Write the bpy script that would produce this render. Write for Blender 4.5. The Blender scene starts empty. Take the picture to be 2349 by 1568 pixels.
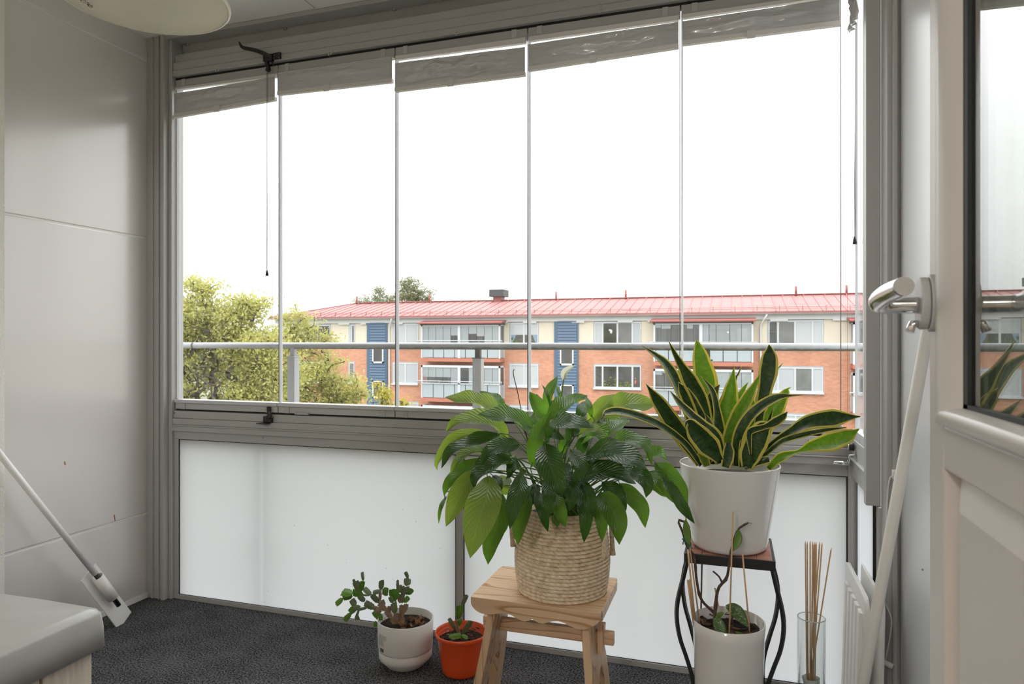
import bpy, bmesh, math, random
from mathutils import Vector, Matrix, noise
random.seed(7)
S = bpy.context.scene
COL = S.collection
PI = math.pi
# ---------------------------------------------------------------- camera model (used to measure the place)
FPX, TH, CX, HY, EYE = 1556.0, math.radians(18.05), 1174.5, 781.0, 1.15
CT, ST = math.cos(TH), math.sin(TH)
def ray(px, py):
    a = (px - CX) / FPX
    return Vector((a * CT - ST, a * ST + CT, (HY - py) / FPX))
E0 = Vector((0, 0, EYE))
def atD(px, py, d): return E0 + ray(px, py) * d
def atY(px, py, Y):
    r = ray(px, py); return E0 + r * (Y / r.y)
def atX(px, py, X):
    r = ray(px, py); return E0 + r * (X / r.x)
def XY(px, Y): return atY(px, HY, Y).x

# ---------------------------------------------------------------- materials
MATS = {}
def mat(name, col, rough=.5, metal=0., spec=.5, coat=0., noise_amt=0., noise_scale=20., bump=0., bump_scale=60., trans=0., trans_col=None, stretch=None):
    m = bpy.data.materials.new(name); m.use_nodes = True
    nt = m.node_tree; n = nt.nodes; l = nt.links
    b = n['Principled BSDF']
    b.inputs['Base Color'].default_value = (*col, 1)
    b.inputs['Roughness'].default_value = rough
    b.inputs['Metallic'].default_value = metal
    b.inputs['Specular IOR Level'].default_value = spec
    b.inputs['Coat Weight'].default_value = coat
    if noise_amt or bump:
        tc = n.new('ShaderNodeTexCoord'); src = tc.outputs['Object']
        if stretch:
            mp = n.new('ShaderNodeMapping'); mp.inputs['Scale'].default_value = stretch
            l.new(src, mp.inputs['Vector']); src = mp.outputs['Vector']
    if noise_amt:
        t = n.new('ShaderNodeTexNoise'); t.inputs['Scale'].default_value = noise_scale; t.inputs['Detail'].default_value = 4
        l.new(src, t.inputs['Vector'])
        r = n.new('ShaderNodeMapRange')
        r.inputs[1].default_value = .25; r.inputs[2].default_value = .75
        r.inputs[3].default_value = 1 - noise_amt; r.inputs[4].default_value = 1 + noise_amt
        l.new(t.outputs['Fac'], r.inputs[0])
        mx = n.new('ShaderNodeMix'); mx.data_type = 'RGBA'; mx.blend_type = 'MULTIPLY'; mx.inputs[0].default_value = 1
        mx.inputs[6].default_value = (*col, 1); l.new(r.outputs[0], mx.inputs[7])
        l.new(mx.outputs[2], b.inputs['Base Color'])
    if bump:
        t2 = n.new('ShaderNodeTexNoise'); t2.inputs['Scale'].default_value = bump_scale; t2.inputs['Detail'].default_value = 5
        l.new(src, t2.inputs['Vector'])
        bp = n.new('ShaderNodeBump'); bp.inputs['Strength'].default_value = bump; bp.inputs['Distance'].default_value = .004
        l.new(t2.outputs['Fac'], bp.inputs['Height']); l.new(bp.outputs[0], b.inputs['Normal'])
    if trans:
        tr = n.new('ShaderNodeBsdfTranslucent'); tr.inputs[0].default_value = (*(trans_col or col), 1)
        ms = n.new('ShaderNodeMixShader'); ms.inputs[0].default_value = trans
        out = n['Material Output']
        l.new(b.outputs[0], ms.inputs[1]); l.new(tr.outputs[0], ms.inputs[2]); l.new(ms.outputs[0], out.inputs[0])
    MATS[name] = m
    return m
def glass(name, tint=(.97, .99, .98), ior=1.5, rough=0., boost=1.):
    m = bpy.data.materials.new(name); m.use_nodes = True
    nt = m.node_tree; n = nt.nodes; l = nt.links
    n.remove(n['Principled BSDF'])
    t = n.new('ShaderNodeBsdfTransparent'); t.inputs[0].default_value = (*tint, 1)
    g = n.new('ShaderNodeBsdfGlossy'); g.inputs['Roughness'].default_value = rough
    f0 = min(.9, boost*((ior-1)/(ior+1))**2)       # Schlick reflectance, the same on both faces of a pane
    lw = n.new('ShaderNodeLayerWeight'); lw.inputs[0].default_value = .5
    pw = n.new('ShaderNodeMath'); pw.operation = 'POWER'; pw.inputs[1].default_value = 5; l.new(lw.outputs['Facing'], pw.inputs[0])
    ma = n.new('ShaderNodeMath'); ma.operation = 'MULTIPLY_ADD'; ma.use_clamp = True; ma.inputs[1].default_value = 1-f0; ma.inputs[2].default_value = f0
    l.new(pw.outputs[0], ma.inputs[0])
    ms = n.new('ShaderNodeMixShader'); l.new(ma.outputs[0], ms.inputs[0])
    l.new(t.outputs[0], ms.inputs[1]); l.new(g.outputs[0], ms.inputs[2])
    l.new(ms.outputs[0], n['Material Output'].inputs[0])
    MATS[name] = m
    return m

# ---------------------------------------------------------------- mesh builder
class MB:
    def __init__(s): s.bm = bmesh.new(); s.uv = None; s.mi = 0
    def _f(s, vs):
        try: f = s.bm.faces.new(vs)
        except ValueError: return None
        f.material_index = s.mi; return f
    def box(s, x0, x1, y0, y1, z0, z1):
        if x0 > x1: x0, x1 = x1, x0
        if y0 > y1: y0, y1 = y1, y0
        if z0 > z1: z0, z1 = z1, z0
        v = [s.bm.verts.new(p) for p in ((x0,y0,z0),(x1,y0,z0),(x1,y1,z0),(x0,y1,z0),(x0,y0,z1),(x1,y0,z1),(x1,y1,z1),(x0,y1,z1))]
        for q in ((3,2,1,0),(4,5,6,7),(0,1,5,4),(1,2,6,5),(2,3,7,6),(3,0,4,7)): s._f([v[i] for i in q])
        return s
    def hexa(s, a, b):     # two quads (lists of 4 points), joined into a solid
        va = [s.bm.verts.new(p) for p in a]; vb = [s.bm.verts.new(p) for p in b]
        s._f(va[::-1]); s._f(vb)
        n = len(va)
        for i in range(n): s._f([va[i], va[(i+1)%n], vb[(i+1)%n], vb[i]])
        return s
    def prism(s, poly, d): # polygon (3d points) extruded by vector d
        d = Vector(d)
        return s.hexa([Vector(p) for p in poly], [Vector(p) + d for p in poly])
    def bar(s, p, q, w, h=None, up=(0,0,1)):
        p, q = Vector(p), Vector(q); h = h or w
        t = (q - p).normalized(); u = Vector(up)
        if abs(t.dot(u)) > .98: u = Vector((0,1,0))
        a = t.cross(u).normalized() * (w/2); b = a.normalized().cross(t) * (h/2)
        return s.hexa([p-a-b, p+a-b, p+a+b, p-a+b], [q-a-b, q+a-b, q+a+b, q-a+b])
    def tube(s, pts, r, n=8, caps=True):
        pts = [Vector(p) for p in pts]
        rr = r if isinstance(r, (list, tuple)) else [r]*len(pts)
        rings = []; ref = None
        for i, p in enumerate(pts):
            t = (pts[min(i+1, len(pts)-1)] - pts[max(i-1, 0)])
            t = t.normalized() if t.length > 1e-9 else Vector((0,0,1))
            if ref is None:
                ref = Vector((1,0,0)) if abs(t.x) < .9 else Vector((0,1,0))
            ref = (ref - t*ref.dot(t)).normalized(); b = t.cross(ref)
            rings.append([s.bm.verts.new(p + (ref*math.cos(2*PI*k/n) + b*math.sin(2*PI*k/n))*rr[i]) for k in range(n)])
        for a, b in zip(rings, rings[1:]):
            for k in range(n):
                f = s._f([a[k], a[(k+1)%n], b[(k+1)%n], b[k]])
                if f: f.smooth = n > 4
        if caps: s._f(rings[0][::-1]); s._f(rings[-1])
        return s
    def lathe(s, prof, c=(0,0,0), n=48, wob=0.):   # profile [(r, z)], revolved round a vertical axis
        c = Vector(c); rings = []
        for r, z in prof:
            if r < 1e-6: rings.append([s.bm.verts.new(c + Vector((0,0,z)))])
            else: rings.append([s.bm.verts.new(c + Vector((r*math.cos(2*PI*k/n), r*math.sin(2*PI*k/n), z))) for k in range(n)])
        for a, b in zip(rings, rings[1:]):
            for k in range(n):
                if len(a) == 1 and len(b) == 1: break
                if len(a) == 1: f = s._f([a[0], b[(k+1)%n], b[k]])
                elif len(b) == 1: f = s._f([a[k], a[(k+1)%n], b[0]])
                else: f = s._f([a[k], a[(k+1)%n], b[(k+1)%n], b[k]])
                if f: f.smooth = True
        return s
    def ico(s, c, r, sub=1, sq=(1,1,1)):
        m = Matrix.Translation(Vector(c)) @ Matrix.Diagonal((r*sq[0], r*sq[1], r*sq[2], 1))
        g = bmesh.ops.create_icosphere(s.bm, subdivisions=sub, radius=1, matrix=m)
        for v in g['verts']:
            for f in v.link_faces: f.smooth = True; f.material_index = s.mi
        return s
    def grid(s, rows, uvs=None, smooth=True):      # rows of points
        vs = [[s.bm.verts.new(p) for p in r] for r in rows]
        if uvs and s.uv is None: s.uv = s.bm.loops.layers.uv.new('UVMap')
        for i in range(len(vs)-1):
            for j in range(len(vs[0])-1):
                f = s._f([vs[i][j], vs[i][j+1], vs[i+1][j+1], vs[i+1][j]])
                if f:
                    f.smooth = smooth
                    if uvs:
                        for lp, (a, b) in zip(f.loops, ((i,j),(i,j+1),(i+1,j+1),(i+1,j))): lp[s.uv].uv = uvs[a][b]
        return s
    def build(s, name, mats, parent=None, bevel=0., loc=None, solid=0., fix=False):
        if not isinstance(mats, (list, tuple)): mats = [mats]
        if fix: bmesh.ops.recalc_face_normals(s.bm, faces=s.bm.faces)
        me = bpy.data.meshes.new(name)
        o = bpy.data.objects.new(name, me); COL.objects.link(o)
        off = Vector((0,0,0))
        if parent is not None:
            o.parent = parent; off = wloc(parent)
        elif loc is not None:
            o.location = loc; off = Vector(loc)
        if off.length: bmesh.ops.translate(s.bm, verts=s.bm.verts, vec=-off)
        s.bm.to_mesh(me); s.bm.free()
        for m in mats: me.materials.append(MATS[m] if isinstance(m, str) else m)
        if bevel:
            bv = o.modifiers.new('bevel', 'BEVEL'); bv.width = bevel; bv.segments = 2; bv.limit_method = 'ANGLE'; bv.angle_limit = .7
        if solid:
            sd = o.modifiers.new('solid', 'SOLIDIFY'); sd.thickness = solid; sd.offset = 0
        return o
def screws(parent, pts, r, name='screw', m='screw_metal', flat=None):
    for p in pts:
        b = MB()
        if flat: b.lathe(flat, p, 16)
        else: b.ico(p, r, 1)
        b.build(name, m, parent)
def wloc(o):
    v = Vector((0,0,0))
    while o is not None: v = v + o.location; o = o.parent
    return v
def tag(o, label, cat, group=None, kind=None):
    o['label'] = label; o['category'] = cat
    if group: o['group'] = group
    if kind: o['kind'] = kind
    return o
def thing(name, loc, label, cat, group=None, kind=None):
    o = bpy.data.objects.new(name, None); o.empty_display_size = .05; COL.objects.link(o); o.location = loc
    return tag(o, label, cat, group, kind)
def copy_tree(o, parent=None):
    c = o.copy(); COL.objects.link(c)
    if parent is not None: c.parent = parent
    for ch in list(o.children): copy_tree(ch, c)
    return c
def spline(P, n):          # Catmull-Rom through points, n samples; returns points and the knot parameter
    P = [Vector(p) for p in P]
    if len(P) == 2: P = [P[0], (P[0]+P[1])/2, P[1]]
    L = [0.]
    for a, b in zip(P, P[1:]): L.append(L[-1] + (b-a).length)
    out = []
    for i in range(n):
        x = L[-1]*i/(n-1); k = 0
        while k < len(P)-2 and x > L[k+1]: k += 1
        t = (x-L[k])/max(L[k+1]-L[k], 1e-9)
        p1, p2 = P[k], P[k+1]
        p0 = P[k-1] if k > 0 else p1*2-p2
        p3 = P[k+2] if k+2 < len(P) else p2*2-p1
        out.append((p1*2 + (p2-p0)*t + (p0*2-p1*5+p2*4-p3)*t*t + (p1*3-p0-p2*3+p3)*t**3)*.5)
    return out
def lerp_list(ws, t):
    x = t*(len(ws)-1); k = min(int(x), len(ws)-2); return ws[k] + (ws[k+1]-ws[k])*(x-k)
SKY, EXPO, FILL = 3.3, 1.0, 36  # sky strength, exposure, power of the added fill light
# ---------------------------------------------------------------- materials of the place
mat('wall_panel', (.66,.625,.60), rough=.22, spec=.5); MATS['wall_panel'].node_tree.nodes['Principled BSDF'].inputs['IOR'].default_value = 2.0
mat('plaster', (.74,.72,.67), rough=.9, bump=.6, bump_scale=90)
mat('white_paint', (.82,.81,.79), rough=.7)
mat('ceiling_paint', (.86,.85,.835), rough=.6)
mat('metal_wall', (.72,.74,.76), rough=.25, spec=.6)
mat('aluminium', (.40,.395,.387), rough=.42, spec=.5)
mat('aluminium_light', (.46,.46,.455), rough=.38, spec=.5)
mat('aluminium_edge', (.55,.56,.57), rough=.3, spec=.5)
mat('edge_plastic', (.7,.71,.72), rough=.25, trans=.65, trans_col=(.9,.91,.92))
mat('edge_dark', (.12,.12,.125), rough=.4)
mat('rubber', (.012,.012,.013), rough=.6)
mat('black_plastic', (.012,.012,.013), rough=.35)
mat('chrome', (.75,.75,.76), rough=.12, metal=1)
mat('brass', (.60,.57,.50), rough=.4, metal=1)
mat('screw_metal', (.4,.4,.4), rough=.4, metal=1)
mat('white_plastic', (.78,.77,.75), rough=.35)
mat('door_paint', (.56,.53,.485), rough=.4, spec=.4)
mat('door_mould', (.60,.575,.54), rough=.3, spec=.5)
mat('blind_fabric', (.62,.625,.63), rough=.20, spec=1.0, coat=.6, noise_amt=.14, noise_scale=60, stretch=(.4,1,9), trans=.10, trans_col=(.5,.5,.5))
mat('blind_rail', (.66,.63,.61), rough=.45)
mat('cord_white', (.72,.70,.66), rough=.6)
mat('cord_dark', (.10,.09,.09), rough=.6)
mat('lamp_glass', (.80,.76,.66), rough=.35, spec=.5, trans=.25, trans_col=(.85,.8,.7))
mat('lamp_rim', (.82,.80,.73), rough=.3)
mat('ink', (.03,.03,.03), rough=.7)
mat('ink_grey', (.35,.36,.36), rough=.7)
mat('vinyl', (.37,.37,.345), rough=.32, spec=.5, noise_amt=.06, noise_scale=8)
mat('box_wood', (.60,.54,.45), rough=.7, noise_amt=.2, noise_scale=14, stretch=(6,6,.7))
mat('rail_paint', (.42,.43,.44), rough=.35)
mat('rust', (.42,.16,.05), rough=.9)
glass('clear_glass', (.985,.992,.99), 1.45)
glass('door_glass', (.80,.83,.80), 1.75, boost=3.2)
glass('vase_glass', (.975,.985,.983), 1.5, rough=.02, boost=1.4)
glass('far_glass', (.90,.92,.92), 1.6, boost=1.2)

def carpet():
    m = mat('carpet', (.035,.036,.039), rough=1, spec=.05)
    nt = m.node_tree; n = nt.nodes; l = nt.links; b = n['Principled BSDF']
    tc = n.new('ShaderNodeTexCoord')
    a = n.new('ShaderNodeTexNoise'); a.inputs['Scale'].default_value = 170; a.inputs['Detail'].default_value = 3
    c = n.new('ShaderNodeTexNoise'); c.inputs['Scale'].default_value = 7; c.inputs['Detail'].default_value = 4
    l.new(tc.outputs['Object'], a.inputs['Vector']); l.new(tc.outputs['Object'], c.inputs['Vector'])
    ad = n.new('ShaderNodeMath'); ad.operation = 'MULTIPLY_ADD'; ad.inputs[1].default_value = .18
    l.new(c.outputs['Fac'], ad.inputs[0]); l.new(a.outputs['Fac'], ad.inputs[2])
    r = n.new('ShaderNodeValToRGB')
    r.color_ramp.elements[0].position = .47; r.color_ramp.elements[0].color = (.016,.016,.018,1)
    r.color_ramp.elements[1].position = .76; r.color_ramp.elements[1].color = (.205,.205,.215,1)
    l.new(ad.outputs[0], r.inputs[0]); l.new(r.outputs[0], b.inputs['Base Color'])
    bp = n.new('ShaderNodeBump'); bp.inputs['Strength'].default_value = .9; bp.inputs['Distance'].default_value = .006
    l.new(a.outputs['Fac'], bp.inputs['Height']); l.new(bp.outputs[0], b.inputs['Normal'])
carpet()
def frosted():
    m = mat('frosted', (.70,.72,.72), rough=.35, spec=.35)
    nt = m.node_tree; n = nt.nodes; l = nt.links; b = n['Principled BSDF']
    tr = n.new('ShaderNodeBsdfTranslucent'); tr.inputs[0].default_value = (.395,.41,.42,1)
    ms = n.new('ShaderNodeMixShader'); ms.inputs[0].default_value = .72
    l.new(b.outputs[0], ms.inputs[1]); l.new(tr.outputs[0], ms.inputs[2]); l.new(ms.outputs[0], n['Material Output'].inputs[0])
frosted()
m = bpy.data.materials.new('clear'); m.use_nodes = True
m.node_tree.nodes.remove(m.node_tree.nodes['Principled BSDF'])
t_ = m.node_tree.nodes.new('ShaderNodeBsdfTransparent'); m.node_tree.links.new(t_.outputs[0], m.node_tree.nodes['Material Output'].inputs[0])
MATS['clear'] = m
def wood(name, light, dark, axis='X', scale=9., rough=.42):
    m = mat(name, light, rough=rough, spec=.4)
    nt = m.node_tree; n = nt.nodes; l = nt.links; b = n['Principled BSDF']
    tc = n.new('ShaderNodeTexCoord'); mp = n.new('ShaderNodeMapping')
    mp.inputs['Scale'].default_value = {'X': (.10,1,1), 'Z': (1,1,.10), 'Y': (1,.10,1)}[axis]
    l.new(tc.outputs['Object'], mp.inputs['Vector'])
    nz = n.new('ShaderNodeTexNoise'); nz.inputs['Scale'].default_value = scale; nz.inputs['Detail'].default_value = 2; nz.inputs['Roughness'].default_value = .4
    l.new(mp.outputs['Vector'], nz.inputs['Vector'])
    mu = n.new('ShaderNodeMath'); mu.operation = 'MULTIPLY'; mu.inputs[1].default_value = 16
    l.new(nz.outputs['Fac'], mu.inputs[0])
    fr = n.new('ShaderNodeMath'); fr.operation = 'FRACT'; l.new(mu.outputs[0], fr.inputs[0])
    r = n.new('ShaderNodeValToRGB'); e = r.color_ramp.elements
    e[0].position = 0; e[0].color = (*light,1); e[1].position = 1; e[1].color = (*light,1)
    k = e.new(.72); k.color = (*[a*.75+c*.25 for a, c in zip(light, dark)],1); k = e.new(.92); k.color = (*dark,1)
    l.new(fr.outputs[0], r.inputs[0]); l.new(r.outputs[0], b.inputs['Base Color'])
wood('pine', (.70,.49,.31), (.40,.20,.09), 'X', 9.)
wood('pine_up', (.70,.49,.31), (.40,.20,.09), 'Z', 9.)

# ---------------------------------------------------------------- room shell
ZC = 2.505          # ceiling
def struct(o, label, cat, kind='structure'): return tag(o, label, cat, None, kind)
struct(MB().box(-2.56,.62,-.10,2.46,-.08,0).build('floor', 'carpet'), 'dark grey needle felt carpet covering the balcony floor', 'floor')
c = MB(); c.box(-2.56,.62,.10,2.40,ZC,ZC+.1)
ce = struct(c.build('ceiling', 'ceiling_paint'), 'pale grey panelled balcony ceiling above the window header', 'ceiling')
j = MB()
for x in (-1.62,-.42): j.box(x-.0015,x+.0015,.1,2.38,ZC-.0015,ZC+.002)
j.build('panel_joint', 'aluminium', ce)
# left wall: smooth panels with two grooves, then rough plaster nearer the room
XL = -2.50
zg = [atX(188,520,XL).z, atX(188,1220,XL).z]
w = MB(); e = [0.]+sorted(zg)+[2.405,ZC]
for a, b in zip(e, e[1:]): w.box(XL-.05,XL,1.745,2.40,a+(.004 if a else 0),b-.004 if b<ZC else b)
wl = struct(w.build('wall_left', 'wall_panel', bevel=.003), 'white smooth panelled wall with two horizontal grooves beside the window', 'wall')
MB().box(XL-.06,XL-.004,1.745,2.40,0,ZC).build('groove_backing', 'white_plastic', wl)
sk = MB(); sk.box(XL,XL+.006,1.75,2.40,0,.022); sk.build('skirting_strip', 'white_paint', wl)
q = MB()
for p in ((148,1058,150,1066),(262,1180,264,1194)):
    a, b = atX(p[0],p[1],XL+.0004), atX(p[2],p[3],XL+.0004); q.bar(a, b, .004, .0015, up=(1,0,0))
q.build('rust_stain', 'rust', wl)
screws(wl, [(XL,1.757,z) for z in (.35,.95,1.45,1.9,2.2)], .004)
pl = struct(MB().box(-2.60,-2.478,.05,1.745,0,ZC).build('wall_side', 'plaster'), 'rough cream plaster wall edge at the far left behind the grey covered chest', 'wall')
# right wall, back wall
wr = struct(MB().box(.42,.56,.05,2.005,0,ZC).build('wall_right', 'metal_wall'), 'smooth pale grey wall between the grey post and the open door', 'wall')
q = MB(); a = atX(2117,1305,.42); q.ico((.42,a.y,a.z), .0035, 1); q.build('screw', 'screw_metal', wr)
mat('room_white', (.86,.85,.83), rough=.8)
mat('room_floor', (.45,.33,.22), rough=.5, noise_amt=.15, noise_scale=6, stretch=(1,8,1))
bk = MB(); DW0, DW1 = -.64, .245                  # doorway the picture is taken from
bk.box(-2.60,-2.35,-.10,.05,0,ZC); bk.box(-2.35,-.85,-.10,.05,0,.80); bk.box(-2.35,-.85,-.10,.05,2.15,ZC); bk.box(-.85,DW0,-.10,.05,0,ZC); bk.box(DW0,DW1,-.10,.05,2.22,ZC); bk.box(DW1,.42,-.10,.05,0,ZC); bk.box(.292,.42,.05,.098,0,ZC)
struct(bk.build('wall_back', 'room_white'), 'white house wall with doorway and living room window behind the balcony', 'wall')
rw = thing('window_21', (-1.6,-.03,.80), 'living room window in the house wall facing the balcony', 'window', None, 'structure')
t = MB()
for q in ((-2.35,-.85,.80,.86),(-2.35,-.85,2.09,2.15),(-2.35,-2.29,.86,2.09),(-.91,-.85,.86,2.09),(-1.63,-1.57,.86,2.09)): t.box(q[0],q[1],-.06,0,q[2],q[3])
t.build('frame', 'white_paint', rw); MB().box(-2.29,-.91,-.034,-.028,.86,2.09).build('glass_pane', 'clear_glass', rw)
t = MB(); t.box(-2.7,1.6,-4.2,-4.1,0,ZC); struct(t.build('wall_rear', 'room_white'), 'far white wall of the living room behind the doorway', 'wall')
t = MB(); t.box(-2.7,-2.6,-4.2,-.10,0,ZC); struct(t.build('wall_room_side', 'room_white'), 'side wall of the living room behind the plaster wall', 'wall')
t = MB(); t.box(1.5,1.6,-4.2,-.10,0,ZC); t.box(.42,1.6,-.10,.05,0,ZC); struct(t.build('wall_room_end', 'room_white'), 'end wall of the living room beyond the open door', 'wall')
t = MB(); t.box(-2.6,1.5,-4.2,-.10,ZC,ZC+.1); t.box(-2.6,.6,-.1,.1,ZC,ZC+.1); struct(t.build('ceiling_room', 'room_white'), 'white living room ceiling', 'ceiling')
t = MB(); t.box(-2.6,1.5,-4.2,-.10,-.08,.0); struct(t.build('floor_room', 'room_floor'), 'wooden living room floor behind the doorway', 'floor')
cl = thing('added_fill_lamp', (-.6,-1.9,ZC), 'added fill lamp, unseen in the living room behind the doorway', 'lamp')  # unseen lamp, added to carry the fill light
t = MB(); t.lathe([(0,0),(.07,0),(.07,-.03),(.02,-.04),(.02,-.10),(0,-.10)], (-.6,-1.9,ZC), 24); t.build('fill_lamp_mount', 'white_plastic', cl)
la = bpy.data.lights.new('added_fill_light','POINT'); la.energy = FILL; la.shadow_soft_size = .14; la.color = (1,.97,.92)  # added fill light, brightens the balcony where daylight alone is too dim
lo = bpy.data.objects.new('added_fill_light', la); COL.objects.link(lo); lo.location = (-.6,-1.9,ZC-.26)

# ---------------------------------------------------------------- window wall: posts, header, sill, parapet frame
YF, YG = 2.41, 2.43
t = MB()
t.box(-2.50,-2.415,2.385,2.47,0,ZC); t.box(-2.415,-2.395,2.375,2.47,0,ZC); t.box(-2.395,-2.376,2.40,2.47,0,ZC)
t.box(-2.47,-2.46,2.378,2.386,0,ZC); t.box(-2.432,-2.426,2.378,2.386,0,ZC)
lp = struct(t.build('trim_1', 'aluminium', bevel=.003), 'grey aluminium corner post between white wall panels and window', 'window frame')
screws(lp, [(-2.405,2.375,z) for z in (.25,.8,1.0,2.05)], .003)
t = MB()       # header, in profile: recessed fascia, rounded nose, flat face with a groove
t.box(-2.376,.62,2.462,2.50,2.42,ZC)
t.box(-2.40,.62,2.385,2.4615,2.487,ZC); t.box(-2.50,.62,2.4005,2.50,ZC,ZC+.10)
t.box(-2.376,.36,2.418,2.49,2.392,2.428)
t.box(-2.376,.36,2.408,2.49,2.352,2.390)
t.box(-2.376,.36,2.404,2.49,2.325,2.3515)
hd = struct(t.build('trim_2', 'aluminium', bevel=.004), 'long ribbed grey aluminium header rail above the window panes', 'window frame')
screws(hd, [atY(p[0],p[1],2.461) for p in ((430,103),(655,66),(905,22))], 0, flat=[(0,-.005),(.009,-.005),(.009,.003),(.005,.006),(0,.006)])
MB().box(-2.376,.36,2.425,2.46,2.312,2.327).build('dark_slot', 'rubber', hd)
q = MB(); a = atY(418,120,2.40)
q.box(a.x-.028,a.x+.028,2.385,2.404,a.z-.016,a.z+.004); q.box(a.x-.02,a.x-.004,2.38,2.40,a.z-.05,a.z-.01)
q.build('clear_clip', 'vase_glass', hd)
t = MB()       # sill rail with its ribs
t.box(-2.376,.40,2.412,2.50,.805,.838)
t.box(-2.376,.40,2.404,2.50,.778,.8045)
t.box(-2.376,.40,2.398,2.50,.772,.778)
t.box(-2.376,.40,2.402,2.50,.748,.772)
sl = struct(t.build('trim_3', 'aluminium', bevel=.0025), 'ribbed grey aluminium sill rail between window panes and frosted parapet', 'window sill')
MB().box(-2.376,.36,2.43,2.46,.836,.846).build('dark_slot', 'rubber', sl)
screws(sl, [atY(p[0],p[1],2.411) for p in ((400,946),(1856,1010))], .0035)
# parapet: frame and frosted panels
t = MB()
t.box(-2.376,.40,2.414,2.47,.712,.750)            # top rail
t.box(-2.376,.40,2.414,2.47,-.001,.020)           # bottom rail
t.box(-2.376,-2.352,2.414,2.47,.02,.712)
t.box(-1.014,-.984,2.414,2.47,.02,.712)
t.box(.352,.372,2.40,2.47,0,.750)
pf = struct(t.build('trim_4', 'aluminium', bevel=.002), 'grey frame round the two front frosted parapet panels', 'parapet frame')
screws(pf, [atY(p[0],p[1],2.414) for p in ((604,1003),(927,1030))], .004)
def frost_panel(name, x0, x1, y0, y1, label, along='X'):
    g = MB(); g.mi = 1; z0, z1 = .022, .709
    g.box(x0,x1,y0,y1,z0,z1)
    g.bm.faces.ensure_lookup_table()
    for f in g.bm.faces:                           # the etched side faces the room
        f.normal_update()
        if (along == 'X' and f.normal.y < -.9) or (along == 'Y' and f.normal.x < -.9): f.material_index = 0
    o = struct(g.build(name, ['frosted','clear']), label, 'parapet glass')
    k = MB(); h = .003
    if along == 'X':
        y = y0 - .002
        for a, b, c_, d in ((x0-h,x1+h,z1,z1+h),(x0-h,x1+h,z0-h,z0),(x0-h,x0+h*.4,z0,z1),(x1-h*.4,x1+h,z0,z1)): k.box(a,b,y,y+.008,c_,d)
    else:
        x = x0 - .002
        for a, b, c_, d in ((y0-h,y1+h,z1,z1+h),(y0-h,y1+h,z0-h,z0),(y0-h,y0+h,z0,z1),(y1-h,y1+h,z0,z1)): k.box(x,x+.008,a,b,c_,d)
    k.build('gasket', 'rubber', o)
    return o
fp = frost_panel('window_11', -2.349,-1.017,2.42,2.428, 'left frosted parapet panel behind the two cactus pots')
frost_panel('window_12', -.981,.349,2.42,2.428, 'right frosted parapet panel behind the stool and plant stand')
q = MB()
for k in range(26):
    u = random.gauss(.72,.18); v = random.random(); r = random.uniform(.0006,.0017)
    q.ico((-2.349+1.33*min(max(u,.05),.97), 2.4195, .05+.62*v), r, 1, (1,.4,1.3))
q.build('dirt_speck', 'cord_dark', fp)

# window panes 1-5
bounds = [-2.374,-1.829,-1.278,-.7275,-.173,.337]
words = ['leftmost','second','third','fourth','fifth']
gap_z = [(2.27,2.251,2.262,2.262,2.143,2.162), None, (2.262,2.248,2.257,2.240,2.134,2.133), (2.261,2.247,2.261,2.252,2.148,2.161), (2.264,2.252,2.266,2.258,2.169,2.167)]
for i in range(5):
    x0, x1 = bounds[i]+.002, bounds[i+1]-.002
    wn = thing('window_%d' % (i+1), (x0,YG,.84), f'{words[i]} of the five tall clear balcony glazing panes', 'window', None, 'structure')
    MB().box(x0+.003,x1-.003,YG,YG+.008,.875,2.29).build('glass_pane', 'clear_glass', wn)
    e1 = MB(); e1.box(x1-.0022,x1-.0004,YG-.001,YG+.009,.889,2.28); e1.build('edge_seal', 'edge_dark', wn)
    e1 = MB(); e1.box(x0-.001,x0+.006,YG-.002,YG+.010,.889,2.28); e1.build('edge_strip', 'edge_plastic', wn)
    b = MB(); b.box(x0,x1,2.42,2.455,2.285,2.314); b.box(x0,x1,2.416,2.45,2.277,2.2845); b.build('top_rail', 'aluminium', wn, bevel=.0015)
    b = MB(); b.box(x0,x1,2.42,2.455,.8455,.872); b.build('bottom_rail', 'aluminium_light', wn, bevel=.0015)
    b = MB(); b.box(x0-.001,x1+.001,2.412,2.46,.873,.888); b.build('sill_bead', 'aluminium_edge', wn, bevel=.0015)
    for xx in (x0+.045, x1-.05):
        b = MB(); b.box(xx-.010,xx+.010,2.4165,2.45,2.281,2.3145); b.build('clip', 'aluminium_light', wn, bevel=.001)
        b = MB(); b.box(xx-.010,xx+.010,2.4165,2.45,.8452,.8745); b.build('clip', 'aluminium', wn, bevel=.001)
    if i == 1:
        b = MB(); b.box(x0+.09,x0+.155,2.405,2.42,.842,.852); b.build('stop_block', 'aluminium', wn, bevel=.002)
    if i == 0:
        b = MB(); a = atY(629,928,2.418); n_ = 20
        b.tube([a, a+Vector((0,-.004,0))], .009, 20); b.build('end_cap', 'aluminium_light', wn)
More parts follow.
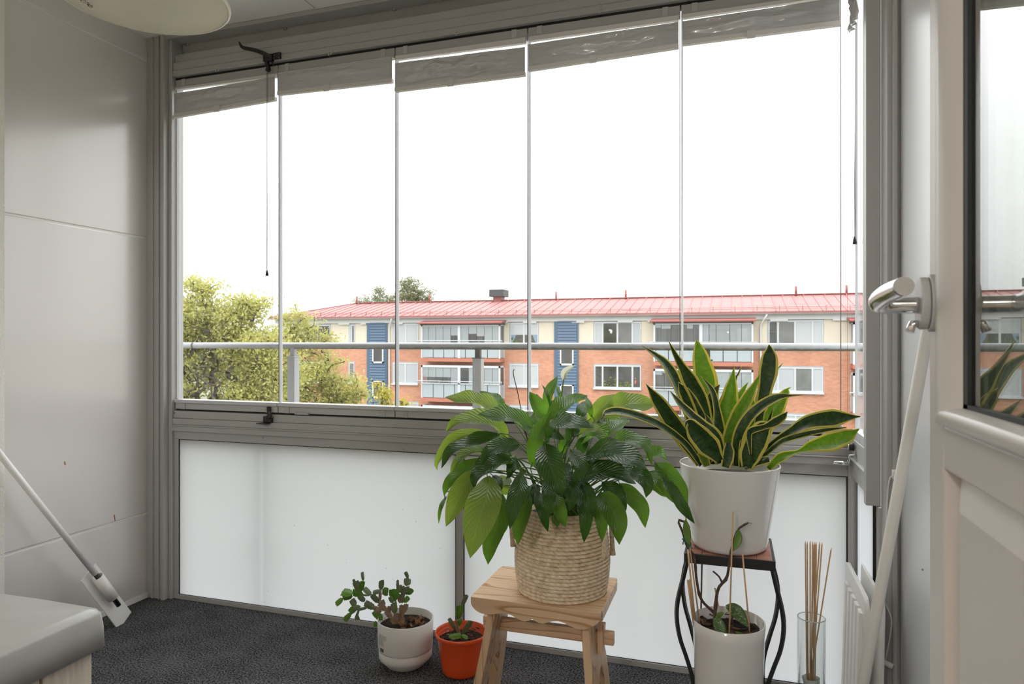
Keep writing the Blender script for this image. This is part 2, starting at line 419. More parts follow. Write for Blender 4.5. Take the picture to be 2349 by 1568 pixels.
# pleated blinds, one on each pane, pulled up into a crumpled bundle
for i in range(5):
    x0, x1 = bounds[i]+.006, bounds[i+1]-.006
    if gap_z[i]: ta, tb, ua, ub, ba, bb = gap_z[i]; tops = (tb, ub)
    else: tops = (2.272,2.273); ba, bb = 2.182,2.173; ta = ua = 2.274
    bl = thing('pleated_blind', (x0,2.42,2.15), ['raised grey pleated blind bundle on the leftmost window pane','smooth raised grey pleated blind without a bright slit above it',
        'heavily crumpled raised grey pleated blind on the middle pane','raised grey pleated blind on the fourth pane from the left','raised grey pleated blind on the pane nearest the right corner'][i], 'blind', 'raised pleated blinds along the window head')
    h = MB(); h.hexa([(x0,2.412,ta),(x1,2.412,ua),(x1,2.428,ua),(x0,2.428,ta)], [(x0,2.412,2.277),(x1,2.412,2.277),(x1,2.428,2.277),(x0,2.428,2.277)])
    h.build('head_rail', 'blind_rail', bl)
    rows = []; NU, NV = 90, 34; rnd = random.Random(40+i)
    crump = [1.0,.8,2.4,.9,.8][i]
    for v in range(NV):
        fv = v/(NV-1); row = []
        for u in range(NU):
            fu = u/(NU-1); x = x0+(x1-x0)*fu
            zt = tops[0]+(tops[1]-tops[0])*fu; zb = ba+(bb-ba)*fu+.016
            z = zt+(zb-zt)*fv
            env = math.sin(PI*fu)**.6
            y = 2.410 - .004*(v % 2)*(1-.4*env)
            bulge = math.exp(-((fv-.42+.12*math.sin(3*fu+i))/.16)**2)*env
            kf = min(1., 5*(1-fv), 8*fv+.2); y -= .013*bulge*kf
            nz = noise.noise(Vector((fu*5+i*7, fv*3.2, i*3.1)))
            n2 = noise.noise(Vector((fu*16+i*7, fv*9, i*5.1+4)))
            y -= kf*crump*(.012*nz*env + .006*n2*(env if fv < .7 else .2))
            z += crump*.006*nz*math.sin(PI*fv)*env
            row.append((x, min(y, 2.4175), z))
        rows.append(row)
    MBf = MB(); MBf.grid(rows, smooth=True); MBf.build('pleats', 'blind_fabric', bl, solid=.0015)
    h = MB(); h.hexa([(x0,2.404,ba),(x1,2.404,bb),(x1,2.422,bb),(x0,2.422,ba)], [(x0,2.404,ba+.016),(x1,2.404,bb+.016),(x1,2.422,bb+.016),(x0,2.422,ba+.016)])
    h.build('bottom_rail', 'blind_rail', bl, bevel=.001)
    xm = x0+(x1-x0)*.45; zm = ba+(bb-ba)*.45
    h = MB(); h.box(xm-.013,xm+.013,2.399,2.4035,zm-.004,zm+.018); h.box(xm-.013,xm+.013,2.396,2.403,zm-.009,zm-.003); h.build('grip', 'blind_rail', bl)
    if i == 0:
        for dx in (.02,):
            h = MB(); h.tube([(x1-dx,2.415,2.2),(x1-dx,2.417,.892)], .0006, 5); h.build('tension_cord', 'cord_white', bl)
# oval hooks on the header
for k, p in enumerate(((501,157),(759,119),(1050,72),(1378,21))):
    a = atY(p[0],p[1],2.404)
    hk = thing('oval_hook', (a.x,2.404,a.z), ['small oval brass hook left of the black latch on the header','small oval brass hook just right of the black latch',
        'third small oval brass hook from the left along the header','small oval brass hook nearest the right end of the header'][k], 'hook', 'oval brass hooks on the window header')
    m_ = MB(); m_.ico((a.x,2.403,a.z), .0115, 2, (.42,.18,1)); m_.build('hook_plate', 'brass', hk)
    m_ = MB(); m_.tube([(a.x,2.402,a.z-.004),(a.x-.001,2.392,a.z-.008),(a.x-.002,2.390,a.z-.015),(a.x-.002,2.394,a.z-.02)], .0022, 6); m_.build('hook_peg', 'brass', hk)

# black latch at the head, with a pull cord; black latch at the foot
a = atY(620,148,2.40)
lt = thing('window_latch', (a.x,2.40,a.z), 'black curved lever latch on header with plate and cord wheel', 'latch')
P = lambda u, v, Y=2.385: atY(340+u/3.559, v/3.559, Y)
m_ = MB(); cs = spline([P(742,350,2.36),(P(770,385,2.362)),P(860,405,2.37),P(930,430,2.378),P(1000,465,2.392)], 20)
rows = []
for k, p in enumerate(cs):
    wv = .012+.008*(k/19); rows.append([p+Vector((0,0,wv/2*s_)) + Vector((0,.003*(1-abs(s_)),0)) for s_ in (-1,-.5,0,.5,1)])
m_.grid(rows); m_.build('lever', 'black_plastic', lt, solid=.006)
m_ = MB(); A, B = P(1022,437,2.40), P(1083,478,2.40); m_.box(A.x,B.x,2.394,2.4045,B.z,A.z); 
A, B = P(950,455,2.40), P(1022,500,2.40); m_.box(A.x,B.x,2.388,2.4045,B.z,A.z); m_.build('latch_plate', 'black_plastic', lt, bevel=.002)
m_ = MB(); A, B = P(965,490,2.396), P(985,575,2.396); m_.bar(A, B, .012, .014); A = P(1010,505,2.396); m_.bar(A, P(1020,530,2.396), .006,.008); m_.build('latch_arm', 'black_plastic', lt, bevel=.001)
m_ = MB(); A = P(978,572,2.394); m_.tube([A+Vector((0,-.008,0)), A+Vector((0,.006,0))], .0075, 20); m_.build('cord_wheel', 'black_plastic', lt)
screws(lt, [P(u,v,2.394) for u, v in ((1030,452),(1068,440),(1068,468),(1026,478))], .002)
zt = P(972,600).z; zb = atY(613,622,2.392).z; xc = P(972,600,2.392).x
pc = thing('pull_cord', (xc,2.392,zb-.02), 'thin cord with small black bell knob hanging beside the first pane edge', 'cord')
m_ = MB(); m_.tube([(xc-.001,2.392,zt+.01),(xc-.0015,2.392,zb)], .0011, 5); m_.tube([(xc+.003,2.392,zt+.01),(xc,2.392,zb)], .0006, 5); m_.build('cord', 'cord_dark', pc)
m_ = MB(); m_.lathe([(0,.004),(.003,.004),(.005,-.006),(.0065,-.018),(0,-.018)], (xc-.001,2.392,zb), 14); m_.tube([(xc-.002,2.392,zb-.018),(xc-.002,2.392,zb-.022)], .0012, 6); m_.build('bell_knob', 'black_plastic', pc)
a = atY(612,955,2.40)
lb = thing('window_latch', (a.x,2.40,a.z), 'small black latch on the sill rail below the first pane edge', 'latch')
P2 = lambda u, v, Y=2.40: atY(340+u/3.559, 880+v/3.559, Y)
m_ = MB(); A, B = P2(945,262), P2(1008,318); m_.box(A.x,B.x,2.392,2.412,B.z,A.z); m_.build('latch_body', 'black_plastic', lb, bevel=.003)
m_ = MB(); m_.grid([[p+Vector((d,0,0)) for d in (-.009,0,.009)] for p in spline([P2(985,188,2.414),P2(986,225,2.408),P2(990,250,2.396),P2(975,285,2.39)],12)]); m_.build('latch_tongue', 'black_plastic', lb, solid=.005)
m_ = MB(); A, B = P2(915,316), P2(1000,324); m_.box(A.x,B.x,2.372,2.402,B.z-.001,B.z+.003); m_.build('latch_foot', 'black_plastic', lb, bevel=.001)
screws(lb, [P2(u,v,2.396) for u, v in ((943,270),(1012,272))], .003)

# ---------------------------------------------------------------- right return: side glazing, sill, parapet, cover, post
XS = .374
t = MB(); t.box(XS-.012,XS+.03,2.137,2.41,.745,.838); t.box(XS-.02,XS+.03,2.137,2.41,.772,.7785); t.box(XS-.012,XS+.03,2.137,2.41,.712,.7449)
t.box(XS-.012,XS+.03,2.112,2.41,0,.02); t.box(XS+.006,.44,2.092,2.116,0,.69); t.box(XS-.002,XS+.03,2.385,2.41,.02,.705); t.box(XS-.012,XS+.03,2.137,2.43,2.29,ZC)
ts = struct(t.build('trim_5', 'aluminium_light', bevel=.002), 'pale grey side sill and frame at the right corner return', 'window frame')
frost_panel('window_13', XS,XS+.008,2.118,2.38, 'narrow frosted side parapet panel behind the white ribbed board', along='Y')
for k, (ya, yb) in enumerate(((2.275,2.405),(2.14,2.27))):
    wn = thing('window_%d' % (6+k), (XS,ya,.84), ['side glazing pane nearest the right window corner','side glazing pane just behind the grey cover profile'][k], 'window', None, 'structure')
    MB().box(XS,XS+.008,ya+.003,yb-.003,.86,2.29).build('glass_pane', 'clear_glass', wn)
    e1 = MB(); e1.box(XS-.003,XS+.011,yb-.010,yb-.003,.87,2.29); e1.build('edge_strip', 'aluminium_edge', wn)
    e1 = MB(); e1.box(XS-.01,XS+.02,ya,yb,.8385,.868); e1.build('bottom_rail', 'aluminium_edge', wn, bevel=.001)
cb = thing('pleated_blind', (.36,2.27,2.2), 'crumpled clear blind end hanging at the top right window corner', 'blind')
rows = []
for v in range(14):
    rows.append([(.352+.008*math.sin(u*1.9+v*.7)+.004*noise.noise(Vector((u*.9,v*.8,3))), 2.26+.012*u+.006*math.sin(v*1.3), 2.29-v*.0135) for u in range(9)])
m_ = MB(); m_.grid(rows); m_.build('pleats', 'blind_fabric', cb, solid=.0012)
pc2 = thing('pull_cord', (.347,2.34,1.29), 'pull cord with dark bell knob beside the right window corner', 'cord')
a = atY(1961,545,2.34); m_ = MB()
for dx in (-.003,.0,.004): m_.tube([(a.x+dx,2.34,2.29),(a.x+dx*.2,2.34,a.z)], .0006, 5)
m_.build('cord', 'cord_dark', pc2)
m_ = MB(); m_.lathe([(0,.004),(.003,.004),(.005,-.006),(.0065,-.02),(0,-.02)], (a.x,2.34,a.z), 14); m_.build('bell_knob', 'black_plastic', pc2)
for k, px in enumerate((1928,1944)):
    a = atY(px,780,2.40); m_ = MB(); m_.tube([(a.x,2.40,2.29),(a.x,2.40,.89)], .0005, 5)
    tag(m_.build('tension_wire', 'rust', None, loc=(a.x,2.40,.89)), ['thin blind wire just left of the right window corner','thin blind wire against the bright right corner edge'][k], 'wire')
# side lock and handle
a = atX(1960,1025,XS-.015)
lk = thing('window_lock', (XS-.012,a.y,a.z), 'dark round lock with chrome handle on the right side sill', 'lock')
m_ = MB(); m_.tube([(XS-.016,a.y,a.z+.0),(XS-.030,a.y,a.z)], .012, 18); m_.build('lock_body', 'black_plastic', lk)
m_ = MB(); m_.tube([(XS-.030,a.y,a.z),(XS-.033,a.y,a.z)], .008, 18); m_.build('lock_face', 'chrome', lk)
m_ = MB(); m_.tube([(XS-.012,a.y-.02,a.z-.02),(XS-.03,a.y-.015,a.z-.024),(XS-.034,a.y-.01,a.z-.05)], .004, 8); m_.tube([(XS-.034,a.y-.01,a.z-.05),(XS-.075,a.y+.0,a.z-.05)], .0055, 10); m_.build('lock_handle', 'chrome', lk)
# vertical cover profile and post
t = MB(); t.box(.352,.3895,2.10,2.135,.692,ZC); t.box(.3895,.398,2.105,2.13,.692,ZC); t.box(.386,.3885,2.098,2.10,.692,ZC)
struct(t.build('trim_6', 'aluminium', bevel=.002), 'grey vertical cover profile ending above the frosted side panel', 'window frame')
t = MB(); t.box(.388,.421,2.02,2.09,0,ZC); t.box(.400,.412,2.006,2.0205,0,ZC); t.box(.4185,.46,2.0055,2.06,0,ZC)
tp = struct(t.build('trim_7', 'aluminium', bevel=.003), 'full height grey post at the right beside the pale wall', 'window frame')
# ---------------------------------------------------------------- open balcony door at the right
XD = .242
dr = thing('door_1', (XD,.10,0), 'open cream balcony door with glass upper half and raised lower panel', 'door', None, 'structure')
Y0, Y1, ZB, ZT = .10, 1.004, .06, 2.20
GY0, GY1, GZ0, GZ1 = .22, .924, 1.066, 2.07       # glass opening
t = MB()
t.box(XD,XD+.055,GY1+.018,Y1,ZB,ZT); t.box(XD,XD+.055,Y0,GY0-.018,ZB,ZT)
t.box(XD,XD+.055,GY0-.018,GY1+.018,GZ1+.018,ZT); t.box(XD,XD+.055,GY0-.018,GY1+.018,.995,GZ0-.018); t.box(XD,XD+.055,GY0-.018,GY1+.018,ZB,.22)
t.build('leaf', 'door_paint', dr, bevel=.003)
# raised lower panel with sloped border
t = MB(); pz0, pz1, py0, py1 = .22, .995, GY0-.018, GY1+.018
def frame_rect(x, y0, y1, z0, z1): return [(x,y0,z0),(x,y1,z0),(x,y1,z1),(x,y0,z1)]
A = frame_rect(XD+.002,py0,py1,pz0,pz1); B = frame_rect(XD+.018,py0+.004,py1-.004,pz0+.004,pz1-.004); Cc = frame_rect(XD+.005,py0+.042,py1-.042,pz0+.042,pz1-.042)
va, vb, vc = ([t.bm.verts.new(p) for p in R] for R in (A,B,Cc))
for i in range(4):
    t._f([va[i],va[(i+1)%4],vb[(i+1)%4],vb[i]]); t._f([vb[i],vb[(i+1)%4],vc[(i+1)%4],vc[i]])
t._f(vc); t.box(XD+.02,XD+.05,py0,py1,pz0,pz1)
t.build('panel', 'door_paint', dr)
# moulded glazing bead: an ogee run round the glass
t = MB(); prof = [(-.003,.018),(-.009,.015),(-.011,.008),(-.009,.0),(-.004,-.010),(.001,-.020),(.009,-.028)]
for q in range(4):
    cn = [(GY0,GZ0,-1,-1),(GY1,GZ0,1,-1),(GY1,GZ1,1,1),(GY0,GZ1,-1,1)]; a, b = cn[q], cn[(q+1)%4]
    t.grid([[(XD+dx, c_[0]+c_[2]*o, c_[1]+c_[3]*(o if o > 0 else o*.25)) for dx, o in prof] for c_ in (a,b)])
t.build('glazing_bead', 'door_mould', dr)
t = MB(); g = .042
for y0, y1, z0, z1 in ((GY0,GY1,GZ0,GZ0+g*.28),(GY0,GY1,GZ1-g*.28,GZ1),(GY0,GY0+g,GZ0,GZ1),(GY1-g,GY1,GZ0,GZ1)): t.box(XD+.008,XD+.0125,y0,y1,z0,z1)
t.build('gasket', 'rubber', dr)
t = MB(); t.box(XD+.012,XD+.016,GY0-.003,GY1+.003,GZ0-.003,GZ1+.003); t.box(XD+.030,XD+.034,GY0-.003,GY1+.003,GZ0-.003,GZ1+.003); t.build('glass_pane', 'door_glass', dr)
t = MB()
for y0, y1 in ((GY0-.002,GY0+.045),(GY1-.060,GY1+.002)): t.box(XD+.017,XD+.029,y0,y1,GZ0,GZ1)
for z0, z1 in ((GZ0-.002,GZ0+.016),(GZ1-.016,GZ1+.002)): t.box(XD+.017,XD+.029,GY0,GY1,z0,z1)
t.build('spacer', 'aluminium', dr)
# handle
hy, hz = .973, 1.197
h = MB()
for r, x0, x1 in ((.036,XD,XD-.009),(.033,XD-.0095,XD-.020)):
    rows = []
    for x in (x0,x1): rows.append([(x, hy+.62*r*math.cos(2*PI*k/32), hz+r*math.sin(2*PI*k/32)) for k in range(32)])
    h.hexa(rows[0], rows[1])
ha = h.build('handle', 'aluminium_light', dr, bevel=.002, fix=True)
hp = [(XD-.018,hy,hz-.002),(XD-.050,hy,hz-.002),(XD-.064,hy-.004,hz-.001),(XD-.068,hy-.020,hz+.003),(XD-.066,hy-.06,hz+.009),(XD-.063,hy-.13,hz+.013)]
rs = [.0105,.0105,.0115,.012,.0115,.0105]
h = MB(); cs = spline(hp, 28); h.tube(cs, [lerp_list(rs, k/27) for k in range(28)], 16); h.build('lever', 'chrome', ha, fix=True)
h = MB(); h.tube([(XD-.018,hy,hz-.026),(XD-.026,hy,hz-.026),(XD-.030,hy-.002,hz-.036)], .0055, 10); h.build('thumb_turn', 'chrome', ha)

# ---------------------------------------------------------------- lamp under the ceiling
lc = Vector((-1.545,1.464,2.09)); R = .222
lm = thing('pendant_lamp', tuple(lc), 'large round cream glass dish lamp hanging near the ceiling', 'lamp')
m_ = MB(); m_.lathe([(0,-.004),(R*.5,-.003),(R*.97,.0),(R*.99,.004),(R*.985,.012),(R*.80,.055),(R*.5,.085),(.05,.10),(0,.10)], lc, 96); m_.build('lamp_shade', 'lamp_glass', lm)
m_ = MB(); m_.lathe([(R*.975,-.0015),(R*1.0,.001),(R*1.004,.006),(R*.99,.010),(R*.975,.006),(R*.975,-.0015)], lc, 96); m_.build('rim', 'lamp_rim', lm)
m_ = MB(); m_.lathe([(.05,.09),(.05,.13),(.02,.15),(.006,.155),(.006,ZC-2.09-.03),(.055,ZC-2.09-.03),(.055,ZC-2.09)], lc, 32); m_.build('stem', 'white_plastic', lm)
def onplane(px, py, z):
    r = ray(px, py); return E0 + r*((z-EYE)/r.z)
zt_ = lc.z-.0055
c0 = onplane(207,14,zt_); ph0 = math.atan2(c0.y-lc.y, c0.x-lc.x); rt = math.hypot(c0.y-lc.y, c0.x-lc.x)
p1 = onplane(180,4,zt_); sgn_ = 1 if math.sin(math.atan2(p1.y-lc.y, p1.x-lc.x)-ph0) > 0 else -1
m_ = MB(); arc = .012
for ch_ in reversed('MAX 22W E27'):                # printed round the rim, one letter after another
    adv = {'W':.0165,'M':.016,' ':.006}.get(ch_,.0115); arc += adv/2
    if ch_ != ' ':
        cu = bpy.data.curves.new('t', 'FONT'); cu.body = ch_; cu.size = .017; cu.extrude = .0002; cu.align_x = 'CENTER'; cu.align_y = 'CENTER'
        tmp = bpy.data.objects.new('t', cu); me = bpy.data.meshes.new_from_object(tmp); bpy.data.objects.remove(tmp); bpy.data.curves.remove(cu)
        a_ = ph0+sgn_*arc/rt; rad = Vector((math.cos(a_),math.sin(a_),0)); tan = Vector((math.sin(a_),-math.cos(a_),0))*sgn_
        zd = Vector((0,0,-1)); yd = zd.cross(tan); M = Matrix((tan, yd*1.35, zd)).transposed().to_4x4(); M.translation = lc+rad*rt+Vector((0,0,zt_-lc.z))
        me.transform(M); m_.bm.from_mesh(me); bpy.data.meshes.remove(me)
    arc += adv/2
m_.build('printed_text', 'ink', lm)
a_ = ph0; xd = Vector((math.sin(a_),-math.cos(a_),0))*sgn_; yd = Vector((0,0,-1)).cross(xd)
m_ = MB(); c0 = onplane(207,14,zt_); ringp = [c0+xd*(.0055*math.cos(k*2*PI/20))+yd*(.0055*math.sin(k*2*PI/20)) for k in range(21)]
m_.tube(ringp, .0008, 5); m_.tube([c0-xd*.0045-yd*.003, c0-xd*.011], .0008, 5); m_.tube([c0-xd*.0045+yd*.003, c0-xd*.011], .0008, 5); m_.build('bulb_symbol', 'ink', lm)

# ---------------------------------------------------------------- chest with a grey vinyl cover, lower left
ch = thing('storage_chest', (-1.9,.9,0), 'slatted wooden chest under a grey vinyl cover in the near corner', 'chest')
bx0, bx1, by0, by1, bz = -2.40, -1.442, .45, 1.252, .513
t = MB(); t.box(bx0+.03,bx1-.03,by0+.03,by1-.03,.03,.40); t.build('chest_core', 'box_wood', ch)
for k in range(6):
    yy = by0+.02+k*.128; s_ = MB(); s_.box(bx1-.03,bx1-.016,yy,yy+.121,.02,.43); s_.build('slat', 'box_wood', ch, bevel=.002)
for k in range(7):
    xx = bx0+.03+k*.13; s_ = MB(); s_.box(xx,xx+.123,by1-.03,by1-.016,.02,.43); s_.build('slat', 'box_wood', ch, bevel=.002)
rows = []; NX, NY = 24, 24
cvr = MB(); prof = [(-.35,0),(-.2,.002),(-.08,.0),(-.022,-.004),(-.006,-.010),(.0,-.020),(.003,-.05),(.006,-.098)]
def edge_loop(off, dz):
    pts = []; x0, x1, y0, y1 = bx0-off, bx1+off, by0-off, by1+off; r = .02 if off > -.1 else .01; n = 14
    cs = [(x1-r,y0+r,-PI/2),(x1-r,y1-r,0),(x0+r,y1-r,PI/2),(x0+r,y0+r,PI)]
    for k, (cx_, cy_, a0) in enumerate(cs):
        for q in range(5):
            a_ = a0+q*PI/8; pts.append(Vector((cx_+r*math.cos(a_), cy_+r*math.sin(a_), bz+dz)))
        nx = cs[(k+1)%4]; e0 = pts[-1]; e1 = Vector((nx[0]+r*math.cos(nx[2]), nx[1]+r*math.sin(nx[2]), bz+dz))
        for q in range(1,n): pts.append(e0.lerp(e1, q/n))
    for p in pts:
        w_ = noise.noise(Vector((p.x*6,p.y*6,dz*9))); p.z += .004*w_
        if dz < -.03: p.x += .004*noise.noise(p*14); p.y += .004*noise.noise(p*14+Vector((3,1,2)))
    return pts
rings = [edge_loop(o, d) for o, d in prof]; vs = [[cvr.bm.verts.new(p) for p in r] for r in rings]; n = len(vs[0])
cvr._f(vs[0])
for a, b in zip(vs, vs[1:]):
    for k in range(n):
        f = cvr._f([a[k], a[(k+1)%n], b[(k+1)%n], b[k]]); f.smooth = True
cvr.build('cover', 'vinyl', ch, solid=.003, fix=True)

# ---------------------------------------------------------------- long scraper leaning by the left wall
b0 = Vector((-2.364,2.146,.004)); rd = Vector((-.094,-.504,.859)).normalized(); sd_ = Vector((-.13,.99,.0)); sd_ = (sd_ - rd*sd_.dot(rd)).normalized(); nd = rd.cross(sd_).normalized()
if nd.x < 0: nd = -nd
sc = thing('floor_scraper', tuple(b0), 'white long handled scraper leaning by the left panelled wall', 'scraper')
L = .285; hw = .045
t = MB(); t.hexa([b0-sd_*hw-nd*.002, b0+sd_*hw-nd*.002, b0+sd_*hw+nd*.002, b0-sd_*hw+nd*.002], [p+rd*L for p in (b0-sd_*hw-nd*.002, b0+sd_*hw-nd*.002, b0+sd_*hw+nd*.002, b0-sd_*hw+nd*.002)])
t.build('blade', 'white_plastic', sc, bevel=.001)
ax = nd*.024
t = MB(); s0 = b0+rd*.135+ax
rows = [[s0+rd*d+(sd_*math.cos(k*PI/12)+nd*math.sin(k*PI/12))*.020 for k in range(25)] for d in (0,.12)]
t.grid(rows); t.build('socket', 'white_plastic', sc, solid=.003)
t = MB(); t.tube([s0-rd*.045, s0+rd*.02, s0+rd*.15], .009, 12); t.build('grip_core', 'black_plastic', sc)
t = MB(); top = Vector((-2.463,1.60,.92)); t.tube([s0+rd*.135, top], .0115, 14); t.build('handle', 'white_plastic', sc)

# ---------------------------------------------------------------- things leaning by the right post
pb, pt_ = Vector((.185,1.56,0)), Vector((.404,1.50,1.45))
t = MB(); t.tube([pb, pt_], .0112, 18)
tag(t.build('pole', 'cord_white', None, loc=tuple(pb)), 'long off-white pole leaning against the wall behind the open door', 'pole')
# white ribbed board and a plain board behind it
def board(name, x, y0, y1, z1, th, lean, label, ribs):
    o = thing(name, (x,(y0+y1)/2,0), label, 'board')
    def X(z): return x+lean*z
    r = .035
    poly = [(y0,.0),(y1,.0),(y1,z1-.005),(y1-.005,z1)] + [(y0+r-r*math.sin(k*PI/12), z1-r+r*math.cos(k*PI/12)) for k in range(7)]
    t = MB(); t.prism([(X(z),y,z) for y, z in poly], (th,0,0)); t.build('sheet', 'white_plastic', o, bevel=.002)
    if ribs:
        for k in range(5):
            yy = y0+.03+k*.055; t = MB(); t.hexa([(X(0)-.012,yy,0.01),(X(0)-.012,yy+.03,.01),(X(0),yy+.036,.01),(X(0),yy-.006,.01)], [(X(z1)-.010,yy,z1-.045),(X(z1)-.010,yy+.03,z1-.045),(X(z1),yy+.036,z1-.045),(X(z1),yy-.006,z1-.045)])
            t.build('rib', 'white_plastic', o, bevel=.002)
    return o
board('ribbed_board', .318, 1.965, 2.29, .475, .012, .02, 'white ribbed plastic board leaning in the right corner', True)
board('plain_board', .345, 1.90, 2.20, .50, .008, .02, 'thin plain white board behind the ribbed board', False)
# cable with plug on the post
a = atY(2052,1087,2.0); cab = thing('cable', (a.x,2.0,.1), 'thin white cable hanging from a small connector on the grey post', 'cable')
Q = lambda px, py, Y=1.99: atY(px,py,Y)
t = MB(); t.tube(spline([Q(2048,1090),Q(2040,1100),Q(2035,1150),Q(2031,1250),Q(2022,1340),Q(2030,1380),Q(2044,1415),Q(2043,1450),Q(2032,1512)],50), .0018, 6); t.build('lead', 'cord_white', cab)
t = MB(); t.box(a.x-.006,a.x+.006,1.98,2.006,a.z-.012,a.z+.012); t.build('connector', 'white_plastic', cab, bevel=.002)
b = Q(2033,1520); t = MB(); t.tube([b+Vector((-.018,.004,.008)), b+Vector((.014,-.006,-.005))], .0075, 14); t.build('plug', 'cord_white', cab)
# ---------------------------------------------------------------- leaves
def leaf_mat(name, dark, light, trans_col, trans=.35, rough=.30, veins=1.0):
    m = bpy.data.materials.new(name); m.use_nodes = True; nt = m.node_tree; n = nt.nodes; l = nt.links; b = n['Principled BSDF']
    uv = n.new('ShaderNodeUVMap'); sp = n.new('ShaderNodeSeparateXYZ'); l.new(uv.outputs[0], sp.inputs[0])
    a = n.new('ShaderNodeMath'); a.operation = 'SUBTRACT'; a.inputs[1].default_value = .5; l.new(sp.outputs[0], a.inputs[0])
    ab = n.new('ShaderNodeMath'); ab.operation = 'ABSOLUTE'; l.new(a.outputs[0], ab.inputs[0])          # distance from the midrib, 0..0.5
    k = n.new('ShaderNodeMath'); k.operation = 'MULTIPLY_ADD'; k.inputs[1].default_value = -.55; l.new(ab.outputs[0], k.inputs[0]); l.new(sp.outputs[1], k.inputs[2])
    nz = n.new('ShaderNodeTexNoise'); nz.inputs['Scale'].default_value = 9; l.new(uv.outputs[0], nz.inputs['Vector'])
    k2 = n.new('ShaderNodeMath'); k2.operation = 'MULTIPLY_ADD'; k2.inputs[1].default_value = .05; l.new(nz.outputs['Fac'], k2.inputs[0]); l.new(k.outputs[0], k2.inputs[2])
    s = n.new('ShaderNodeMath'); s.operation = 'MULTIPLY'; s.inputs[1].default_value = 2*PI*15; l.new(k2.outputs[0], s.inputs[0])
    sn = n.new('ShaderNodeMath'); sn.operation = 'SINE'; l.new(s.outputs[0], sn.inputs[0])
    oi = n.new('ShaderNodeObjectInfo')
    rib = n.new('ShaderNodeMapRange'); rib.inputs[1].default_value = 0; rib.inputs[2].default_value = .035; rib.inputs[3].default_value = 1; rib.inputs[4].default_value = 0; l.new(ab.outputs[0], rib.inputs[0])
    f = n.new('ShaderNodeMath'); f.operation = 'MULTIPLY_ADD'; f.inputs[1].default_value = .55; l.new(oi.outputs['Random'], f.inputs[0])
    f2 = n.new('ShaderNodeMath'); f2.operation = 'MULTIPLY_ADD'; f2.inputs[1].default_value = .10*veins; f2.inputs[2].default_value = .12; l.new(sn.outputs[0], f2.inputs[0]); l.new(f2.outputs[0], f.inputs[2])
    f3 = n.new('ShaderNodeMath'); f3.operation = 'MULTIPLY_ADD'; f3.inputs[1].default_value = .8; f3.use_clamp = True; l.new(rib.outputs[0], f3.inputs[0]); l.new(f.outputs[0], f3.inputs[2])
    mx = n.new('ShaderNodeMix'); mx.data_type = 'RGBA'; mx.inputs[6].default_value = (*dark,1); mx.inputs[7].default_value = (*light,1); l.new(f3.outputs[0], mx.inputs[0])
    l.new(mx.outputs[2], b.inputs['Base Color']); b.inputs['Roughness'].default_value = rough; b.inputs['Specular IOR Level'].default_value = .5
    h = n.new('ShaderNodeMath'); h.operation = 'MULTIPLY_ADD'; h.inputs[1].default_value = -1.2; l.new(rib.outputs[0], h.inputs[0]); l.new(sn.outputs[0], h.inputs[2])
    bp = n.new('ShaderNodeBump'); bp.inputs['Strength'].default_value = .65*veins; bp.inputs['Distance'].default_value = .002; l.new(h.outputs[0], bp.inputs['Height']); l.new(bp.outputs[0], b.inputs['Normal'])
    tr = n.new('ShaderNodeBsdfTranslucent'); tr.inputs[0].default_value = (*trans_col,1); ms = n.new('ShaderNodeMixShader'); ms.inputs[0].default_value = trans
    l.new(b.outputs[0], ms.inputs[1]); l.new(tr.outputs[0], ms.inputs[2]); l.new(ms.outputs[0], n['Material Output'].inputs[0])
    MATS[name] = m
leaf_mat('lily_dark', (.018,.054,.014), (.07,.135,.038), (.08,.21,.018), .28, .23)
leaf_mat('lily_mid', (.036,.092,.016), (.115,.205,.045), (.19,.40,.03), .40, .24)
leaf_mat('lily_light', (.085,.150,.026), (.21,.28,.075), (.38,.55,.06), .45, .26)
mat('stalk_green', (.10,.19,.035), rough=.4, trans=.2, trans_col=(.2,.35,.05))
mat('stalk_brown', (.12,.05,.025), rough=.8)
mat('spathe_white', (.72,.73,.62), rough=.5, trans=.35, trans_col=(.8,.82,.65))
mat('soil', (.028,.018,.012), rough=1, noise_amt=.6, noise_scale=60, bump=1, bump_scale=120)
mat('litter', (.20,.10,.045), rough=.9, noise_amt=.4, noise_scale=40)
mat('litter_dark', (.06,.035,.02), rough=.9, noise_amt=.4, noise_scale=40)
lance = lambda t: max(.015, (t**.80*(1-t)**1.0)/.2898) if 0 < t < 1 else .015
